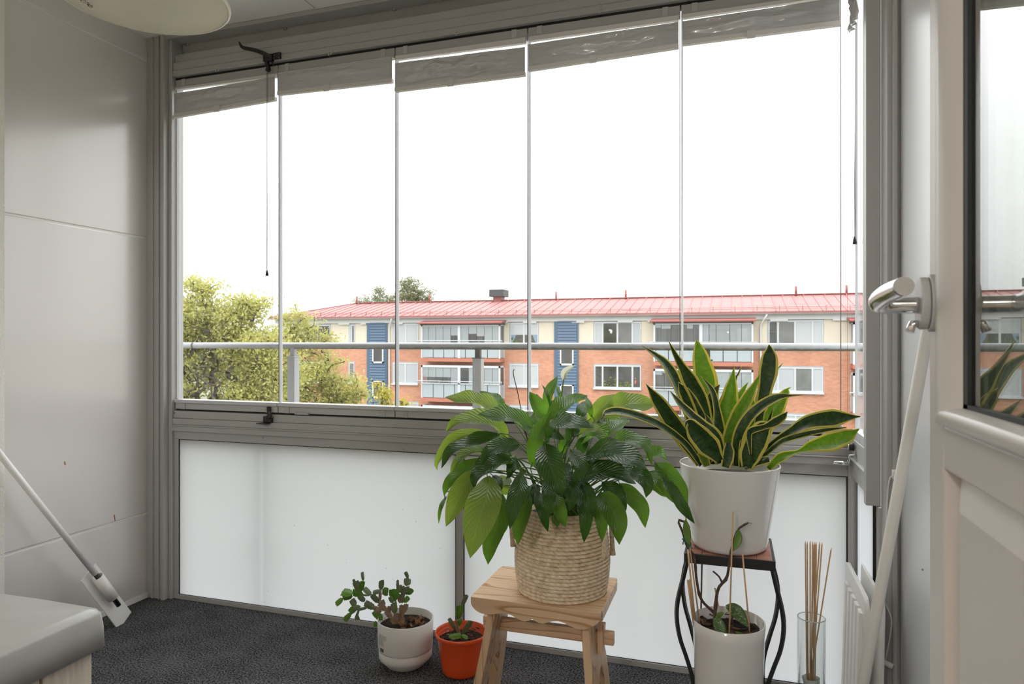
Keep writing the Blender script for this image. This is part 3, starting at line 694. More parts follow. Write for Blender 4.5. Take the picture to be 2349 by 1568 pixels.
def blade(P, width, prof, twist=0., cup=.25, nv=22, nu=7, wav=0., seed=0, cut=0.):
    """one leaf blade: a centre line, a width, and a cross direction that faces the viewer's side turned by TWIST"""
    C = spline(P, nv); rnd = random.Random(seed); ph = rnd.uniform(0,6.3); rows = []; uvs = []
    for i, p in enumerate(C):
        t = i/(nv-1)
        T = (C[min(i+1,nv-1)]-C[max(i-1,0)]).normalized(); V = (p-E0).normalized()
        W0 = T.cross(V)
        W0 = W0.normalized() if W0.length > .15 else T.cross(Vector((.2,.9,.3))).normalized()
        N0 = W0.cross(T).normalized()
        tw = twist if not isinstance(twist,(list,tuple)) else lerp_list(twist, t)
        tw = math.radians(tw); Wd = W0*math.cos(tw)+N0*math.sin(tw); N = N0*math.cos(tw)-W0*math.sin(tw)
        w = (prof(t) if callable(prof) else lerp_list(prof, t))*(lerp_list(width,t) if isinstance(width,(list,tuple)) else width)
        if N.dot(V) > 0: N = -N
        row = []; ur = []
        for j in range(nu):
            s = 2*j/(nu-1)-1
            d = cup*abs(s)**1.4*w/2 + wav*w*math.sin(t*13+ph+(1.7 if s > 0 else 0))*abs(s)**2
            row.append(p+Wd*(s*w/2)+N*d); ur.append(((s+1)/2, t))
        rows.append(row); uvs.append(ur)
    m_ = MB(); m_.grid(rows, uvs); return m_

# ---------------------------------------------------------------- peace lily in a rope basket on the stool
SX, SY, SZ = -.492, 2.0, .40
pl = thing('potted_peace_lily', (SX,SY,SZ), 'bushy green peace lily with one white flower in a coiled rope basket on the stool', 'potted plant')
def rope():
    m = mat('rope', (.50,.38,.25), rough=.95, spec=.15)
    nt = m.node_tree; n = nt.nodes; l = nt.links; b = n['Principled BSDF']
    g = n.new('ShaderNodeTexCoord'); sp = n.new('ShaderNodeSeparateXYZ'); l.new(g.outputs['Object'], sp.inputs[0])
    at = n.new('ShaderNodeMath'); at.operation = 'ARCTAN2'; l.new(sp.outputs[1], at.inputs[0]); l.new(sp.outputs[0], at.inputs[1])
    ph = n.new('ShaderNodeMath'); ph.operation = 'MULTIPLY'; ph.inputs[1].default_value = 46; l.new(at.outputs[0], ph.inputs[0])
    zz = n.new('ShaderNodeMath'); zz.operation = 'MULTIPLY_ADD'; zz.inputs[1].default_value = 520; l.new(sp.outputs[2], zz.inputs[0]); l.new(ph.outputs[0], zz.inputs[2])
    nz = n.new('ShaderNodeTexNoise'); nz.inputs['Scale'].default_value = 70; nz.inputs['Detail'].default_value = 6; l.new(g.outputs['Object'], nz.inputs['Vector'])
    sw = n.new('ShaderNodeMath'); sw.operation = 'MULTIPLY_ADD'; sw.inputs[1].default_value = 5; l.new(nz.outputs['Fac'], sw.inputs[0]); l.new(zz.outputs[0], sw.inputs[2])
    sn = n.new('ShaderNodeMath'); sn.operation = 'SINE'; l.new(sw.outputs[0], sn.inputs[0])
    ad = n.new('ShaderNodeMath'); ad.operation = 'MULTIPLY_ADD'; ad.inputs[1].default_value = .055; l.new(sn.outputs[0], ad.inputs[0]); l.new(nz.outputs['Fac'], ad.inputs[2])
    r = n.new('ShaderNodeValToRGB'); e = r.color_ramp.elements; e[0].position = .22; e[0].color = (.44,.31,.19,1); e[1].position = .70; e[1].color = (.84,.70,.53,1); k = e.new(.45); k.color = (.68,.54,.38,1)
    l.new(ad.outputs[0], r.inputs[0]); l.new(r.outputs[0], b.inputs['Base Color'])
    bp = n.new('ShaderNodeBump'); bp.inputs['Strength'].default_value = .8; bp.inputs['Distance'].default_value = .004; l.new(ad.outputs[0], bp.inputs['Height']); l.new(bp.outputs[0], b.inputs['Normal'])
rope()
m_ = MB(); prof = [(0,.004)]; NC = 23; HB = .252
for k in range(NC):
    z0 = HB*k/NC; f_ = (k+.5)/NC; R_ = .131+.012*math.sin(PI*min(1,f_*1.1)**.8)-.004*f_
    for q in range(5):
        a_ = -1.45+2.9*q/4; prof.append((R_+.0085*math.cos(a_)-.0065, z0+HB/NC*(.5+.5*math.sin(a_))))
prof += [(.128,HB+.002),(.120,HB),(.118,HB-.06)]
m_.lathe(prof, (SX,SY,SZ), 72)
for v in m_.bm.verts:
    a_ = math.atan2(v.co.y-SY, v.co.x-SX); z_ = v.co.z-SZ
    k_ = 1+.012*math.sin(2*a_+z_*9)*min(1,z_/.1)+.006*noise.noise(Vector((a_*2,z_*12,1))); v.co.x = SX+(v.co.x-SX)*k_; v.co.y = SY+(v.co.y-SY)*k_
    v.co.z += .0025*math.sin(a_*2+1)*min(1,z_/.1)
bas = m_.build('basket', 'rope', pl)
for sgn, ps in ((1,[(1384,1215,1.93),(1386,1245,1.925),(1386,1278,1.93)]),(1,[(1402,1205,2.03),(1404,1240,2.03),(1406,1272,2.03)]),(-1,[(1174,1190,2.04),(1174,1220,2.04),(1177,1252,2.04)])):
    m_ = MB(); m_.tube(spline([atD(*p) for p in ps],10), [.0072]*8+[.008,.0085], 10); m_.build('handle', 'rope', bas)
m_ = MB(); m_.lathe([(.12,HB-.035),(.08,HB-.03),(0,HB-.028)], (SX,SY,SZ), 32); m_.build('soil', 'soil', pl)
def cropE(p): return (980+p[0]/3.267, 820+p[1]/3.267)
def cropA(p): return (990+p[0]/6.273, 830+p[1]/6.273)
DC = 2.06
LILY = [  # crop, centre line, width, depth at base, depth at tip, tone, twist
 ('A',[(1000,690),(620,585),(195,505)],185,2.14,2.10,2,28), ('A',[(1050,690),(930,560),(690,420)],120,2.22,2.26,1,35),
 ('A',[(1470,950),(1080,800),(670,752)],215,2.02,1.96,1,30), ('A',[(1100,1110),(870,905),(580,850),(350,885),(200,1010)],190,2.04,1.94,2,38),
 ('A',[(760,1000),(430,1065),(220,1220),(80,1440),(85,1560)],175,2.02,1.95,2,32), ('A',[(985,1040),(640,1160),(290,1300),(140,1530)],150,1.96,1.88,0,30),
 ('A',[(1270,1180),(980,1220),(800,1310),(712,1500)],235,1.93,1.82,0,15), ('A',[(745,1290),(560,1320),(390,1430),(270,1640)],110,1.97,1.90,2,30),
 ('A',[(1440,1510),(1480,1250),(1550,1000),(1730,690)],230,1.93,1.96,1,10), ('A',[(1640,800),(1530,640),(1410,425)],215,2.12,2.10,1,20),
 ('A',[(1690,720),(1680,470),(1812,200)],150,2.22,2.26,1,15), ('A',[(1725,700),(1670,480),(1590,320)],42,2.06,2.10,0,20),
 ('E',[(880,645),(915,790),(975,940),(1012,1048)],205,1.84,1.76,0,5), ('E',[(880,552),(1060,490),(1250,525)],100,1.96,1.84,0,35),
 ('E',[(895,470),(1040,370),(1200,283)],95,2.02,2.08,1,25), ('E',[(1075,690),(1135,770),(1150,845),(1087,930)],115,1.86,1.78,0,15),
 ('E',[(1180,735),(1390,720),(1550,780),(1645,835)],158,1.90,1.76,0,12), ('E',[(1370,658),(1500,615),(1630,670),(1685,805)],88,1.98,1.86,1,32),
 ('E',[(1330,440),(1500,350),(1720,345)],150,2.16,2.14,2,25), ('E',[(1200,480),(1300,385),(1422,272)],125,2.16,2.20,2,20),
 ('E',[(1310,600),(1390,530),(1510,462)],98,2.12,2.16,1,18), ('E',[(1130,470),(1160,400),(1205,325)],95,2.20,2.26,0,15),
 ('E',[(1235,450),(1215,370),(1192,290)],48,2.12,2.16,1,20), ('E',[(955,430),(945,370),(980,305)],60,2.18,2.22,0,15),
 ('E',[(1005,325),(990,265),(965,205)],32,2.24,2.28,1,20), ('E',[(1130,580),(1240,542),(1332,576)],62,1.94,1.84,2,35),
 ('E',[(1185,610),(1275,590),(1325,690)],105,2.02,1.98,1,25), ('E',[(1110,930),(1270,865),(1430,880),(1565,945)],140,1.86,1.76,0,15),
 ('E',[(1530,835),(1605,890),(1650,960),(1640,1048)],132,1.88,1.80,0,12), ('E',[(1700,790),(1800,870),(1890,1000),(1955,1100)],140,1.98,1.96,1,18),
 ('E',[(1760,890),(1840,1010),(1915,1130),(2005,1242)],88,1.90,1.86,0,30), ('E',[(1640,880),(1750,920),(1860,1095)],120,2.02,1.96,1,25),
 ('E',[(1610,900),(1710,960),(1810,1045)],90,2.06,2.04,1,25), ('E',[(1640,745),(1730,735),(1802,765)],80,2.16,2.16,1,25),
 ('E',[(1440,940),(1530,1040),(1605,1130),(1635,1275)],130,1.93,1.86,1,12), ('E',[(1285,1015),(1370,1110),(1425,1240),(1440,1400)],172,1.84,1.76,1,10),
 ('E',[(1310,930),(1400,1010),(1440,1110),(1448,1210)],135,1.92,1.88,0,15), ('E',[(1265,1050),(1300,1200),(1312,1380)],100,1.88,1.84,1,15),
 ('E',[(1145,925),(1205,1040),(1262,1205)],118,1.84,1.78,0,10), ('E',[(1135,990),(1185,1150),(1175,1385)],112,1.86,1.82,0,15),
 ('E',[(1015,865),(1070,960),(1080,1060),(1065,1150)],122,1.83,1.77,0,12), ('E',[(935,1000),(980,1120),(1038,1268)],118,1.85,1.80,1,12),
 ('E',[(905,890),(918,1050),(905,1215)],112,1.82,1.76,0,10), ('E',[(820,990),(860,1130),(905,1305)],95,1.88,1.84,0,15),
 ('E',[(955,1170),(975,1270)],72,1.90,1.87,1,10), ('E',[(705,860),(685,1000),(645,1130),(618,1285)],140,1.82,1.74,0,12),
 ('E',[(765,1010),(725,1150),(685,1300),(680,1400)],118,1.88,1.84,1,15), ('E',[(468,885),(440,1050),(380,1240),(322,1500)],262,1.80,1.70,2,8),
 ('E',[(555,1010),(535,1200),(475,1400),(455,1550)],160,1.88,1.82,1,12), ('E',[(365,850),(280,970),(205,1120),(140,1265)],160,1.88,1.80,2,15),
 ('E',[(400,755),(265,850),(155,950),(125,1035)],112,1.98,1.90,1,30), ('E',[(640,765),(500,815),(385,895),(345,975)],118,1.90,1.82,0,15),
 ('E',[(345,990),(312,1060),(285,1122)],52,2.02,2.00,2,15), ('E',[(145,1035),(102,1130),(85,1245)],32,1.98,1.95,1,30),
 ('E',[(600,890),(570,960),(590,1030)],120,2.04,2.02,2,15), ('E',[(500,880),(535,950),(532,1025)],66,1.94,1.90,0,20),
 ('E',[(605,1140),(590,1250),(558,1335)],44,1.98,1.95,1,20), ('E',[(830,950),(785,1030),(760,1130)],95,1.93,1.90,0,15),
 ('E',[(1000,720),(1040,640),(1065,550)],85,2.04,2.06,1,20), ('E',[(1050,640),(1100,585),(1185,572)],74,2.00,1.98,0,20),
 ('E',[(1150,720),(1170,640),(1235,595)],88,2.02,2.02,0,20), ('E',[(835,505),(760,455),(680,438)],62,2.10,2.14,1,25),
 ('E',[(1040,790),(1045,880),(1010,960)],86,1.95,1.90,0,20), ('E',[(1250,820),(1180,880),(1115,930)],98,1.95,1.90,1,20),
 ('E',[(720,850),(650,835),(600,905)],84,1.92,1.86,0,25), ('E',[(1440,835),(1505,865),(1570,905)],76,1.96,1.92,0,20),
 ('E',[(900,640),(940,590),(1030,610)],70,1.90,1.84,0,25), ('E',[(1080,560),(1110,500),(1100,440)],70,2.14,2.18,1,15),
 ('E',[(1240,560),(1300,500),(1330,470)],60,2.10,2.12,0,20), ('E',[(640,640),(560,640),(470,620)],66,2.10,2.12,1,25),
 ('E',[(860,430),(830,350),(820,270)],80,2.20,2.22,1,20), ('E',[(420,690),(330,700),(225,770)],84,2.04,1.98,1,28), ('E',[(640,740),(560,745),(450,790)],70,2.08,2.02,1,20),
]
rnd = random.Random(12)
for i, (cr, pts, w, d0, d1, tone, tw) in enumerate(LILY):
    cv, sc_ = (cropA, 6.273) if cr == 'A' else (cropE, 3.267)
    n_ = len(pts); P = []
    for k, p in enumerate(pts):
        f_ = k/(n_-1); d = d0+(d1-d0)*f_ - .03*math.sin(PI*f_)
        P.append(atD(*cv(p), d))
    ch = P[-1]-P[0]; flat = abs(ch.z) < .55*ch.length        # leaves held out level show their upper side to the light
    app = w/sc_*((d0+d1)/2)/FPX
    if flat and i not in (6,8): tw = min(63, max(tw, math.degrees(math.acos(min(1., app/.098)))))
    wm = w/sc_*((d0+d1)/2)/FPX/math.cos(math.radians(tw))
    Tm = (P[-1]-P[0]).normalized(); W0_ = Tm.cross((P[0]-E0).normalized()); N0_ = W0_.cross(Tm)
    if N0_.dot(P[0]-E0) > 0: N0_ = -N0_
    up_ = (-W0_).z if (W0_.cross(Tm)).dot(P[0]-E0) < 0 else W0_.z
    sg = 1 if up_ > 0 else -1
    rnd.random()
    lf = blade(P, wm*.97, lance, (tw*sg*.6, tw*sg, tw*sg*.7), rnd.uniform(.22,.50), wav=.065, seed=i, nv=26, nu=9).build('leaf', ['lily_dark','lily_mid','lily_light'][tone], pl)
    a_ = i*2.4; r_ = .025+.06*((i*7) % 10)/10
    s0 = Vector((SX+r_*math.cos(a_)*.9, SY+r_*math.sin(a_)*.9, SZ+HB-.04)); b0_ = P[0]; T = (P[1]-P[0]).normalized()
    h_ = (b0_-s0).length
    st = spline([s0, s0.lerp(b0_,.45)+Vector((0,0,.16*h_)), b0_-T*.02*(1 if h_ > .08 else .3), b0_, P[0].lerp(P[1],.3)], 14)
    m_ = MB(); m_.tube(st, [.0032-.0018*k/13 for k in range(14)], 6); m_.build('leaf_stalk', 'stalk_green', lf)
fl = MB(); fl.tube(spline([Vector((SX+.02,SY,SZ+HB-.04)), atD(*cropE((985,560)),2.08), atD(*cropE((1003,330)),2.12), atD(*cropE((1018,190)),2.14), atD(*cropE((1022,165)),2.14)],20), .0022, 7)
fo = fl.build('flower', 'stalk_green', pl)
blade([atD(*cropE(p),2.14) for p in ((1021,172),(1026,120),(1055,90),(1105,58))], 48/3.267*2.14/FPX, lance, 20, .7, nv=18, nu=9, seed=3).build('spathe', 'spathe_white', fo)
m_ = MB(); m_.tube([atD(*cropE(p),2.135) for p in ((1024,165),(1036,135),(1046,115))], [.003,.0045,.003], 8); m_.build('spadix', 'spathe_white', fo)
m_ = MB(); m_.tube(spline([atD(*cropE(p),2.10) for p in ((760,640),(715,450),(680,270),(645,120),(652,86))],24), .0014, 6); m_.tube(spline([atD(*cropE(p),2.06) for p in ((760,660),(745,590),(728,540))],8), .0025, 6); m_.build('dry_flower_stalk', 'stalk_brown', pl)

# ---------------------------------------------------------------- pine stool
st_ = thing('wooden_stool', (-.54,1.99,0), 'small pine stool with scalloped apron under the rope basket', 'stool')
J = lambda u, v, Y: atY(1020+u/3.58, 1130+v/3.58, Y)
MB().box(-.735,-.345,1.873,2.122,.368,.40).build('seat', 'pine', st_, bevel=.003)
bot = [(213,905),(220,925),(240,950),(262,972),(300,990),(350,1002),(400,999),(440,991),(490,990),(540,1001),(575,1020),(605,1040),(635,1052),(660,1057),(690,1050),(705,1042),(717,1033),(729,1043),(745,1055),(770,1068),(805,1075),(840,1068),(880,1056),(930,1054),(980,1068),(1030,1096),(1080,1118),(1130,1125),(1180,1119),(1230,1092),(1262,1066),(1278,1050)]
poly = [J(213,818,1.853)]+[J(u,v,1.853) for u, v in bot]+[J(1278,965,1.853)]
x0_, x1_ = poly[0].x, poly[-1].x
for p in poly: p.y = 0
poly[0].z = poly[-1].z = .40
for yy in (1.853, 2.122):
    m_ = MB(); pp = [Vector((p.x, yy, p.z)) for p in poly]; m_.prism(pp, (0,.0195,0)); m_.build('apron', 'pine', st_, bevel=.0015, fix=True)
def trestle(xo, th, shift, name='leg'):
    front = [(1.885,.370),(1.884,.30),(1.880,.20),(1.870,.10),(1.858,0)]
    cut = [(1.925,0),(1.938,.07),(1.956,.13),(1.968,.165),(1.980,.178),(1.995,.182),(2.012,.178),(2.024,.165),(2.034,.13),(2.046,.07),(2.056,0)]
    back = [(2.118,0),(2.110,.07),(2.100,.13),(2.085,.19),(2.065,.235),(2.045,.27),(2.035,.31),(2.035,.370)]
    m_ = MB(); pts = front+cut+back; X = lambda z: xo+shift*(1-z/.37)
    m_.prism([(X(z),y,z) for y, z in pts], (th,0,0)); return m_.build(name, 'pine_up', st_, bevel=.002, fix=True)
trestle(-.6855,.024,-.072); trestle(-.412,.024,.030)
m_ = MB(); m_.box(-.735,-.330,1.966,1.986,.262,.300); m_.box(-.735,-.330,1.966,1.986,.2625,.2995) if False else None
m_.build('stretcher', 'pine', st_, bevel=.002)
for xx in (-.385+.008,): MB().hexa([(xx,1.961,.235),(xx+.016,1.961,.235),(xx+.016,1.991,.235),(xx,1.991,.235)], [(xx,1.961,.320),(xx+.020,1.961,.320),(xx+.020,1.991,.320),(xx,1.991,.320)]).build('wedge', 'pine_up', st_, bevel=.001)

# ---------------------------------------------------------------- pots on the floor with cacti
mat('pot_matte', (.76,.74,.71), rough=.45, spec=.4)
mat('pot_foot', (.42,.41,.40), rough=.5)
mat('pot_white', (.74,.72,.695), rough=.10, spec=.5, coat=.3)
mat('pot_red', (.82,.095,.020), rough=.16, spec=.5, coat=.3)
mat('cactus_wood', (.28,.19,.125), rough=.9, noise_amt=.35, noise_scale=60, bump=.5, bump_scale=120)
mat('cactus_grey', (.15,.19,.10), rough=.55, noise_amt=.25, noise_scale=40)
mat('cactus_green', (.14,.30,.04), rough=.35, noise_amt=.2, noise_scale=30, trans=.25, trans_col=(.14,.32,.03))
def pot_shell(mb, c, prof_out, th, floor_z):
    ins = [(r-th, z) for r, z in prof_out[::-1] if z > floor_z]
    mb.lathe([(0,prof_out[0][1])]+prof_out+[(prof_out[-1][0]-th*.5, prof_out[-1][1]+th*.3)]+ins+[(ins[-1][0],floor_z),(0,floor_z)], c, 64)
def segment(p, q, w, depth, matl, parent, seed, crop, sc_, tw=None):
    rnd = random.Random(seed); a, b = atD(*crop(p), depth[0]), atD(*crop(q), depth[1]); L = (b-a).length; T = (b-a).normalized()
    V = (a-E0).normalized(); W0 = T.cross(V).normalized(); N0 = W0.cross(T)
    t_ = math.radians(rnd.uniform(-40,40) if tw is None else tw); Wd = W0*math.cos(t_)+N0*math.sin(t_); N = N0*math.cos(t_)-W0*math.sin(t_)
    wm = 1.06*w/sc_*depth[0]/FPX/2/max(.75,math.cos(t_))
    lf = [(.0,.22),(.12,.55),(.28,.92),(.34,.78),(.50,1.0),(.58,.84),(.74,.98),(.82,.80),(.95,.88),(.93,.45),(1.0,.15)]
    m_ = MB()
    th = .0016
    top = [a+T*L*u+Wd*wm*v for u, v in lf]+[a+T*L*u-Wd*wm*v for u, v in lf[::-1]]
    c = [a+T*L*(k/6) for k in range(7)]
    vs = [m_.bm.verts.new(p_+N*th) for p_ in top]; vb = [m_.bm.verts.new(p_-N*th*.2) for p_ in top]; n = len(top); h = n//2
    ct = [m_.bm.verts.new(a+T*L*u+N*(th+.0022*math.sin(PI*min(1,u*.9+.08)))) for u, v in lf]; cb = [m_.bm.verts.new(a+T*L*u-N*(.0022*math.sin(PI*min(1,u*.9+.08))+th*.4)) for u, v in lf]
    for k in range(h-1):
        m_._f([ct[k],ct[k+1],vs[k+1],vs[k]]); m_._f([vs[n-1-k],vs[n-2-k],ct[k+1],ct[k]]); m_._f([cb[k],vb[k],vb[k+1],cb[k+1]]); m_._f([vb[n-1-k],cb[k],cb[k+1],vb[n-2-k]])
    for k in range(n): m_._f([vs[k],vs[(k+1)%n],vb[(k+1)%n],vb[k]])
    m_._f([ct[0],vs[0],vb[0],cb[0]]); m_._f([ct[-1],cb[-1],vb[h-1],vs[h-1]])
    return m_.build('stem_segment', matl, parent, fix=True)
def cactus(parent, segs, crop, sc_, dmid, soilv, rnd):
    for k, s_ in enumerate(segs):
        u0,v0,u1,v1,w,tone = s_[:6]; dz = (s_[6] if len(s_) > 6 else 0)
        segment((u0,v0),(u1,v1),w,(dmid+dz,dmid+dz+rnd.uniform(-.012,.012)),'cactus_wood' if tone < .45 else 'cactus_grey' if tone < 1.6 else 'cactus_green',parent,k*3+1,crop,sc_)
H = lambda p: (740+p[0]/5.107, 1280+p[1]/5.107)
wc = Vector((-1.111,2.183,0)); wp = thing('potted_cactus', tuple(wc), 'straggling christmas cactus in a matte white pot on the carpet', 'potted plant')
m_ = MB(); pot_shell(m_, wc, [(.085,.058),(.0955,.061),(.0965,.066),(.0975,.10),(.0985,.162)], .004, .135); m_.build('pot', 'pot_matte', wp)
m_ = MB(); m_.lathe([(0,0),(.064,0),(.067,.002),(.0915,.028),(.0935,.032),(.0942,.0605),(.084,.0605),(0,.058)], wc, 64); m_.build('saucer', 'pot_matte', wp)
m_ = MB(); m_.lathe([(.094,.136),(.05,.140),(0,.139)], wc, 32); m_.build('soil', 'soil', wp)
CAC = [(885,800,800,690,62,0),(810,700,740,610,62,0),(745,615,660,520,72,0),(660,520,575,425,66,.5),(570,430,482,345,62,.5),
 (690,630,600,575,58,.3),(612,585,490,520,80,.5),(520,580,400,605,32,1),(405,598,250,695,32,1.2),(425,600,380,725,30,1),(395,650,425,725,30,1),(445,565,350,580,52,1),(385,560,318,635,72,1.7),(330,640,255,735,62,2),
 (545,435,460,425,18,2),(472,420,350,400,84,2),(348,420,228,388,96,2),(348,440,236,468,64,2),(238,470,152,542,60,2),(440,385,380,268,84,1),(378,300,362,246,32,1),(448,385,470,265,62,1.7),(478,262,464,158,36,1),
 (492,505,428,442,62,1),(385,560,340,478,74,1),(670,505,676,395,38,0),(722,565,690,490,60,.5),(692,380,585,402,52,1),(688,368,690,255,64,1),(700,372,768,388,78,2),(768,425,700,388,52,1.7),
 (852,765,860,640,58,0),(850,645,828,520,74,.5),(872,625,850,480,26,2),(850,490,830,358,118,2),(822,525,790,450,52,.5),(882,475,880,248,34,1),(910,405,912,308,48,.8),(905,525,905,420,58,.4),
 (930,705,925,540,62,0),(950,645,985,530,58,0),(930,525,950,320,48,1),(985,425,990,330,58,1),(985,325,985,228,70,1),(1010,315,1010,240,52,1),(1002,232,970,158,42,1),(998,425,1052,358,62,1.7),(950,515,1012,450,62,2),(900,790,880,640,52,0),(762,645,790,560,60,.4),
 (700,720,618,640,80,2),(642,690,600,618,62,2),(620,735,620,802,46,2),(940,790,935,690,60,0),(870,800,850,720,52,0)]
cactus(wp, CAC, H, 5.107, 2.42, 0, random.Random(2))
rr_ = random.Random(9)
for k in range(17):
    a_, r_ = rr_.uniform(-1.4,1.2), rr_.uniform(.02,.08); c_ = wc+Vector((r_*math.cos(a_),r_*math.sin(a_)*.9-.01,.143+rr_.uniform(0,.012)))
    m_ = MB(); ax_ = rr_.uniform(0,3.1); sz = rr_.uniform(.008,.017); rows = []
    for q in range(5):
        b_ = -1+2*q/4; rows.append([c_+Vector((math.cos(ax_)*sz*s_*.55-math.sin(ax_)*sz*b_, math.sin(ax_)*sz*s_*.55+math.cos(ax_)*sz*b_, sz*(.9*b_*b_+.35*s_*s_))) for s_ in (-1,0,1)])
    m_.grid(rows); m_.build('dry_leaf', 'litter' if k % 3 else 'litter_dark', wp, solid=.0012)
for k, pa in enumerate(((703,700,712,775),(730,690,735,760))):
    m_ = MB(); m_.tube([atD(*H(pa[2:]),2.42), atD(*H(pa[:2]),2.42)], .0012, 5); m_.build('dry_stem', 'litter', wp)
# printed strip and bar code on the side of the white pot
def on_pot(c, r, ang, z): return Vector((c.x+r*math.cos(ang), c.y+r*math.sin(ang), z))
az = math.atan2(-wc.y, -wc.x); lab = MB(); a0 = az-.98
def strip(a_, b_, z0, z1):
    n_ = 5; lab.grid([[on_pot(wc, .0982 if z0 > .1 else .0980, a_+(b_-a_)*k/n_, z) for k in range(n_+1)] for z in (z0,z1)])
for k in range(9): strip(a0-.22, a0+(.26 if k < 4 else .10)-.03*(k % 2), .127-.0042*k, .1285-.0042*k)
lb_ = lab.build('printed_text_lines', 'ink_grey', wp, solid=.0003)
lab = MB()
for k in range(7): strip(a0-.10+.032*k, a0-.10+.032*k+(.020 if k % 3 else .012), .0705, .0825)
lab.build('bar_code', 'ink', wp, solid=.0003)
rc = Vector((-.899,2.189,0)); rp = thing('potted_cactus', tuple(rc), 'small cactus cutting in a shiny orange-red plastic pot beside the stool', 'potted plant')
m_ = MB(); pot_shell(m_, rc, [(.055,0),(.064,.004),(.068,.012),(.0715,.04),(.0835,.120),(.0865,.124),(.0905,.132),(.0905,.141)], .0035, .112); m_.build('pot', 'pot_red', rp)
m_ = MB(); m_.lathe([(.080,.112),(.05,.119),(0,.116)], rc, 32); m_.build('soil', 'soil', rp)
CAC2 = [(1600,885,1572,705,38,0),(1592,705,1612,548,88,1.7),(1630,562,1692,425,52,1),(1552,835,1480,700,48,1),(1642,875,1742,732,62,1),(1662,835,1752,780,28,1.3),(1480,920,1625,900,64,2,-.05),(1630,900,1702,932,42,2,-.04),(1615,900,1540,760,40,.3),(1600,790,1612,720,50,1.7)]
cactus(rp, CAC2, H, 5.107, 2.34, 0, random.Random(4))
for k in range(60):
    a_, r_ = rr_.uniform(0,6.28), .078*math.sqrt(rr_.random()); c_ = rc+Vector((r_*math.cos(a_),r_*math.sin(a_),.118+rr_.uniform(0,.008)))
    sz = rr_.uniform(.003,.010); ax_ = rr_.uniform(0,3.1); m_ = MB()
    m_.hexa([c_+Vector((math.cos(ax_)*sz,math.sin(ax_)*sz,0)),c_+Vector((-math.sin(ax_)*sz*.5,math.cos(ax_)*sz*.5,.001)),c_+Vector((-math.cos(ax_)*sz,-math.sin(ax_)*sz,.004)),c_+Vector((math.sin(ax_)*sz*.5,-math.cos(ax_)*sz*.5,.001))],
            [c_+Vector((math.cos(ax_)*sz,math.sin(ax_)*sz,.0015)),c_+Vector((-math.sin(ax_)*sz*.5,math.cos(ax_)*sz*.5,.004)),c_+Vector((-math.cos(ax_)*sz,-math.sin(ax_)*sz,.006)),c_+Vector((math.sin(ax_)*sz*.5,-math.cos(ax_)*sz*.5,.004))])
    m_.build('soil_chip', ['litter','litter_dark','cactus_grey','litter_dark'][k % 4], rp, fix=True)

# ---------------------------------------------------------------- plant stand with tiled top
mat('iron', (.018,.018,.019), rough=.35, spec=.5)
mat('grout', (.42,.38,.34), rough=.95)
mat('terracotta', (.40,.175,.115), rough=.55, noise_amt=.12, noise_scale=30)
sx0, sx1, sy0, sy1, sz = -.134, .112, 2.005, 2.235, .54
ps = thing('plant_stand', (-.011,2.12,0), 'black iron plant stand with terracotta tiled top and curved legs', 'plant stand')
m_ = MB(); m_.box(sx0,sx1,sy0,sy0+.006,sz-.027,sz+.001); m_.box(sx0,sx1,sy1-.006,sy1,sz-.027,sz+.001); m_.box(sx0,sx0+.006,sy0+.006,sy1-.006,sz-.027,sz+.001); m_.box(sx1-.006,sx1,sy0+.006,sy1-.006,sz-.027,sz+.001); m_.build('rim_frame', 'iron', ps, bevel=.001)
MB().box(sx0+.006,sx1-.006,sy0+.006,sy1-.006,sz-.020,sz-.003).build('tile_bed', 'grout', ps)
m_ = MB(); tx = [sx0+.008, sx0+.050, sx0+.118, sx0+.196, sx1-.008]; ty = [sy0+.008+k*.0435 for k in range(6)]
for k in range(5):
    off = .0 if k % 2 == 0 else -.022; xs = [sx0+.008]+[min(max(x+off,sx0+.012),sx1-.012) for x in tx[1:-1]]+[sx1-.008]
    for a_, b_ in zip(xs, xs[1:]): m_.box(a_+.0012,b_-.0012,ty[k]+.0012,min(ty[k+1],sy1-.007)-.0012,sz-.010,sz)
m_.build('tiles', 'terracotta', ps, bevel=.001)
oz = [(.515,0),(.47,.010),(.41,.024),(.36,.028),(.30,.020),(.24,.002),(.18,-.014),(.12,-.018),(.06,-.008),(.02,.006),(0,.010)]
for cx_, cy_, dx, dy in ((sx0+.008,sy0+.008,-1,-.55),(sx1-.008,sy0+.008,1,-.55),(sx0+.008,sy1-.008,-1,.55),(sx1-.008,sy1-.008,1,.55)):
    pts_ = spline([(cx_+dx*o, cy_+dy*o, z) for z, o in oz], 40); m_ = MB()
    for p_, q_ in zip(pts_, pts_[1:]):
        e_ = (q_-p_)*.06; m_.bar(p_-e_, q_+e_, .0095, .0095, up=(dy,-dx,0))
    m_.build('leg', 'iron', ps)

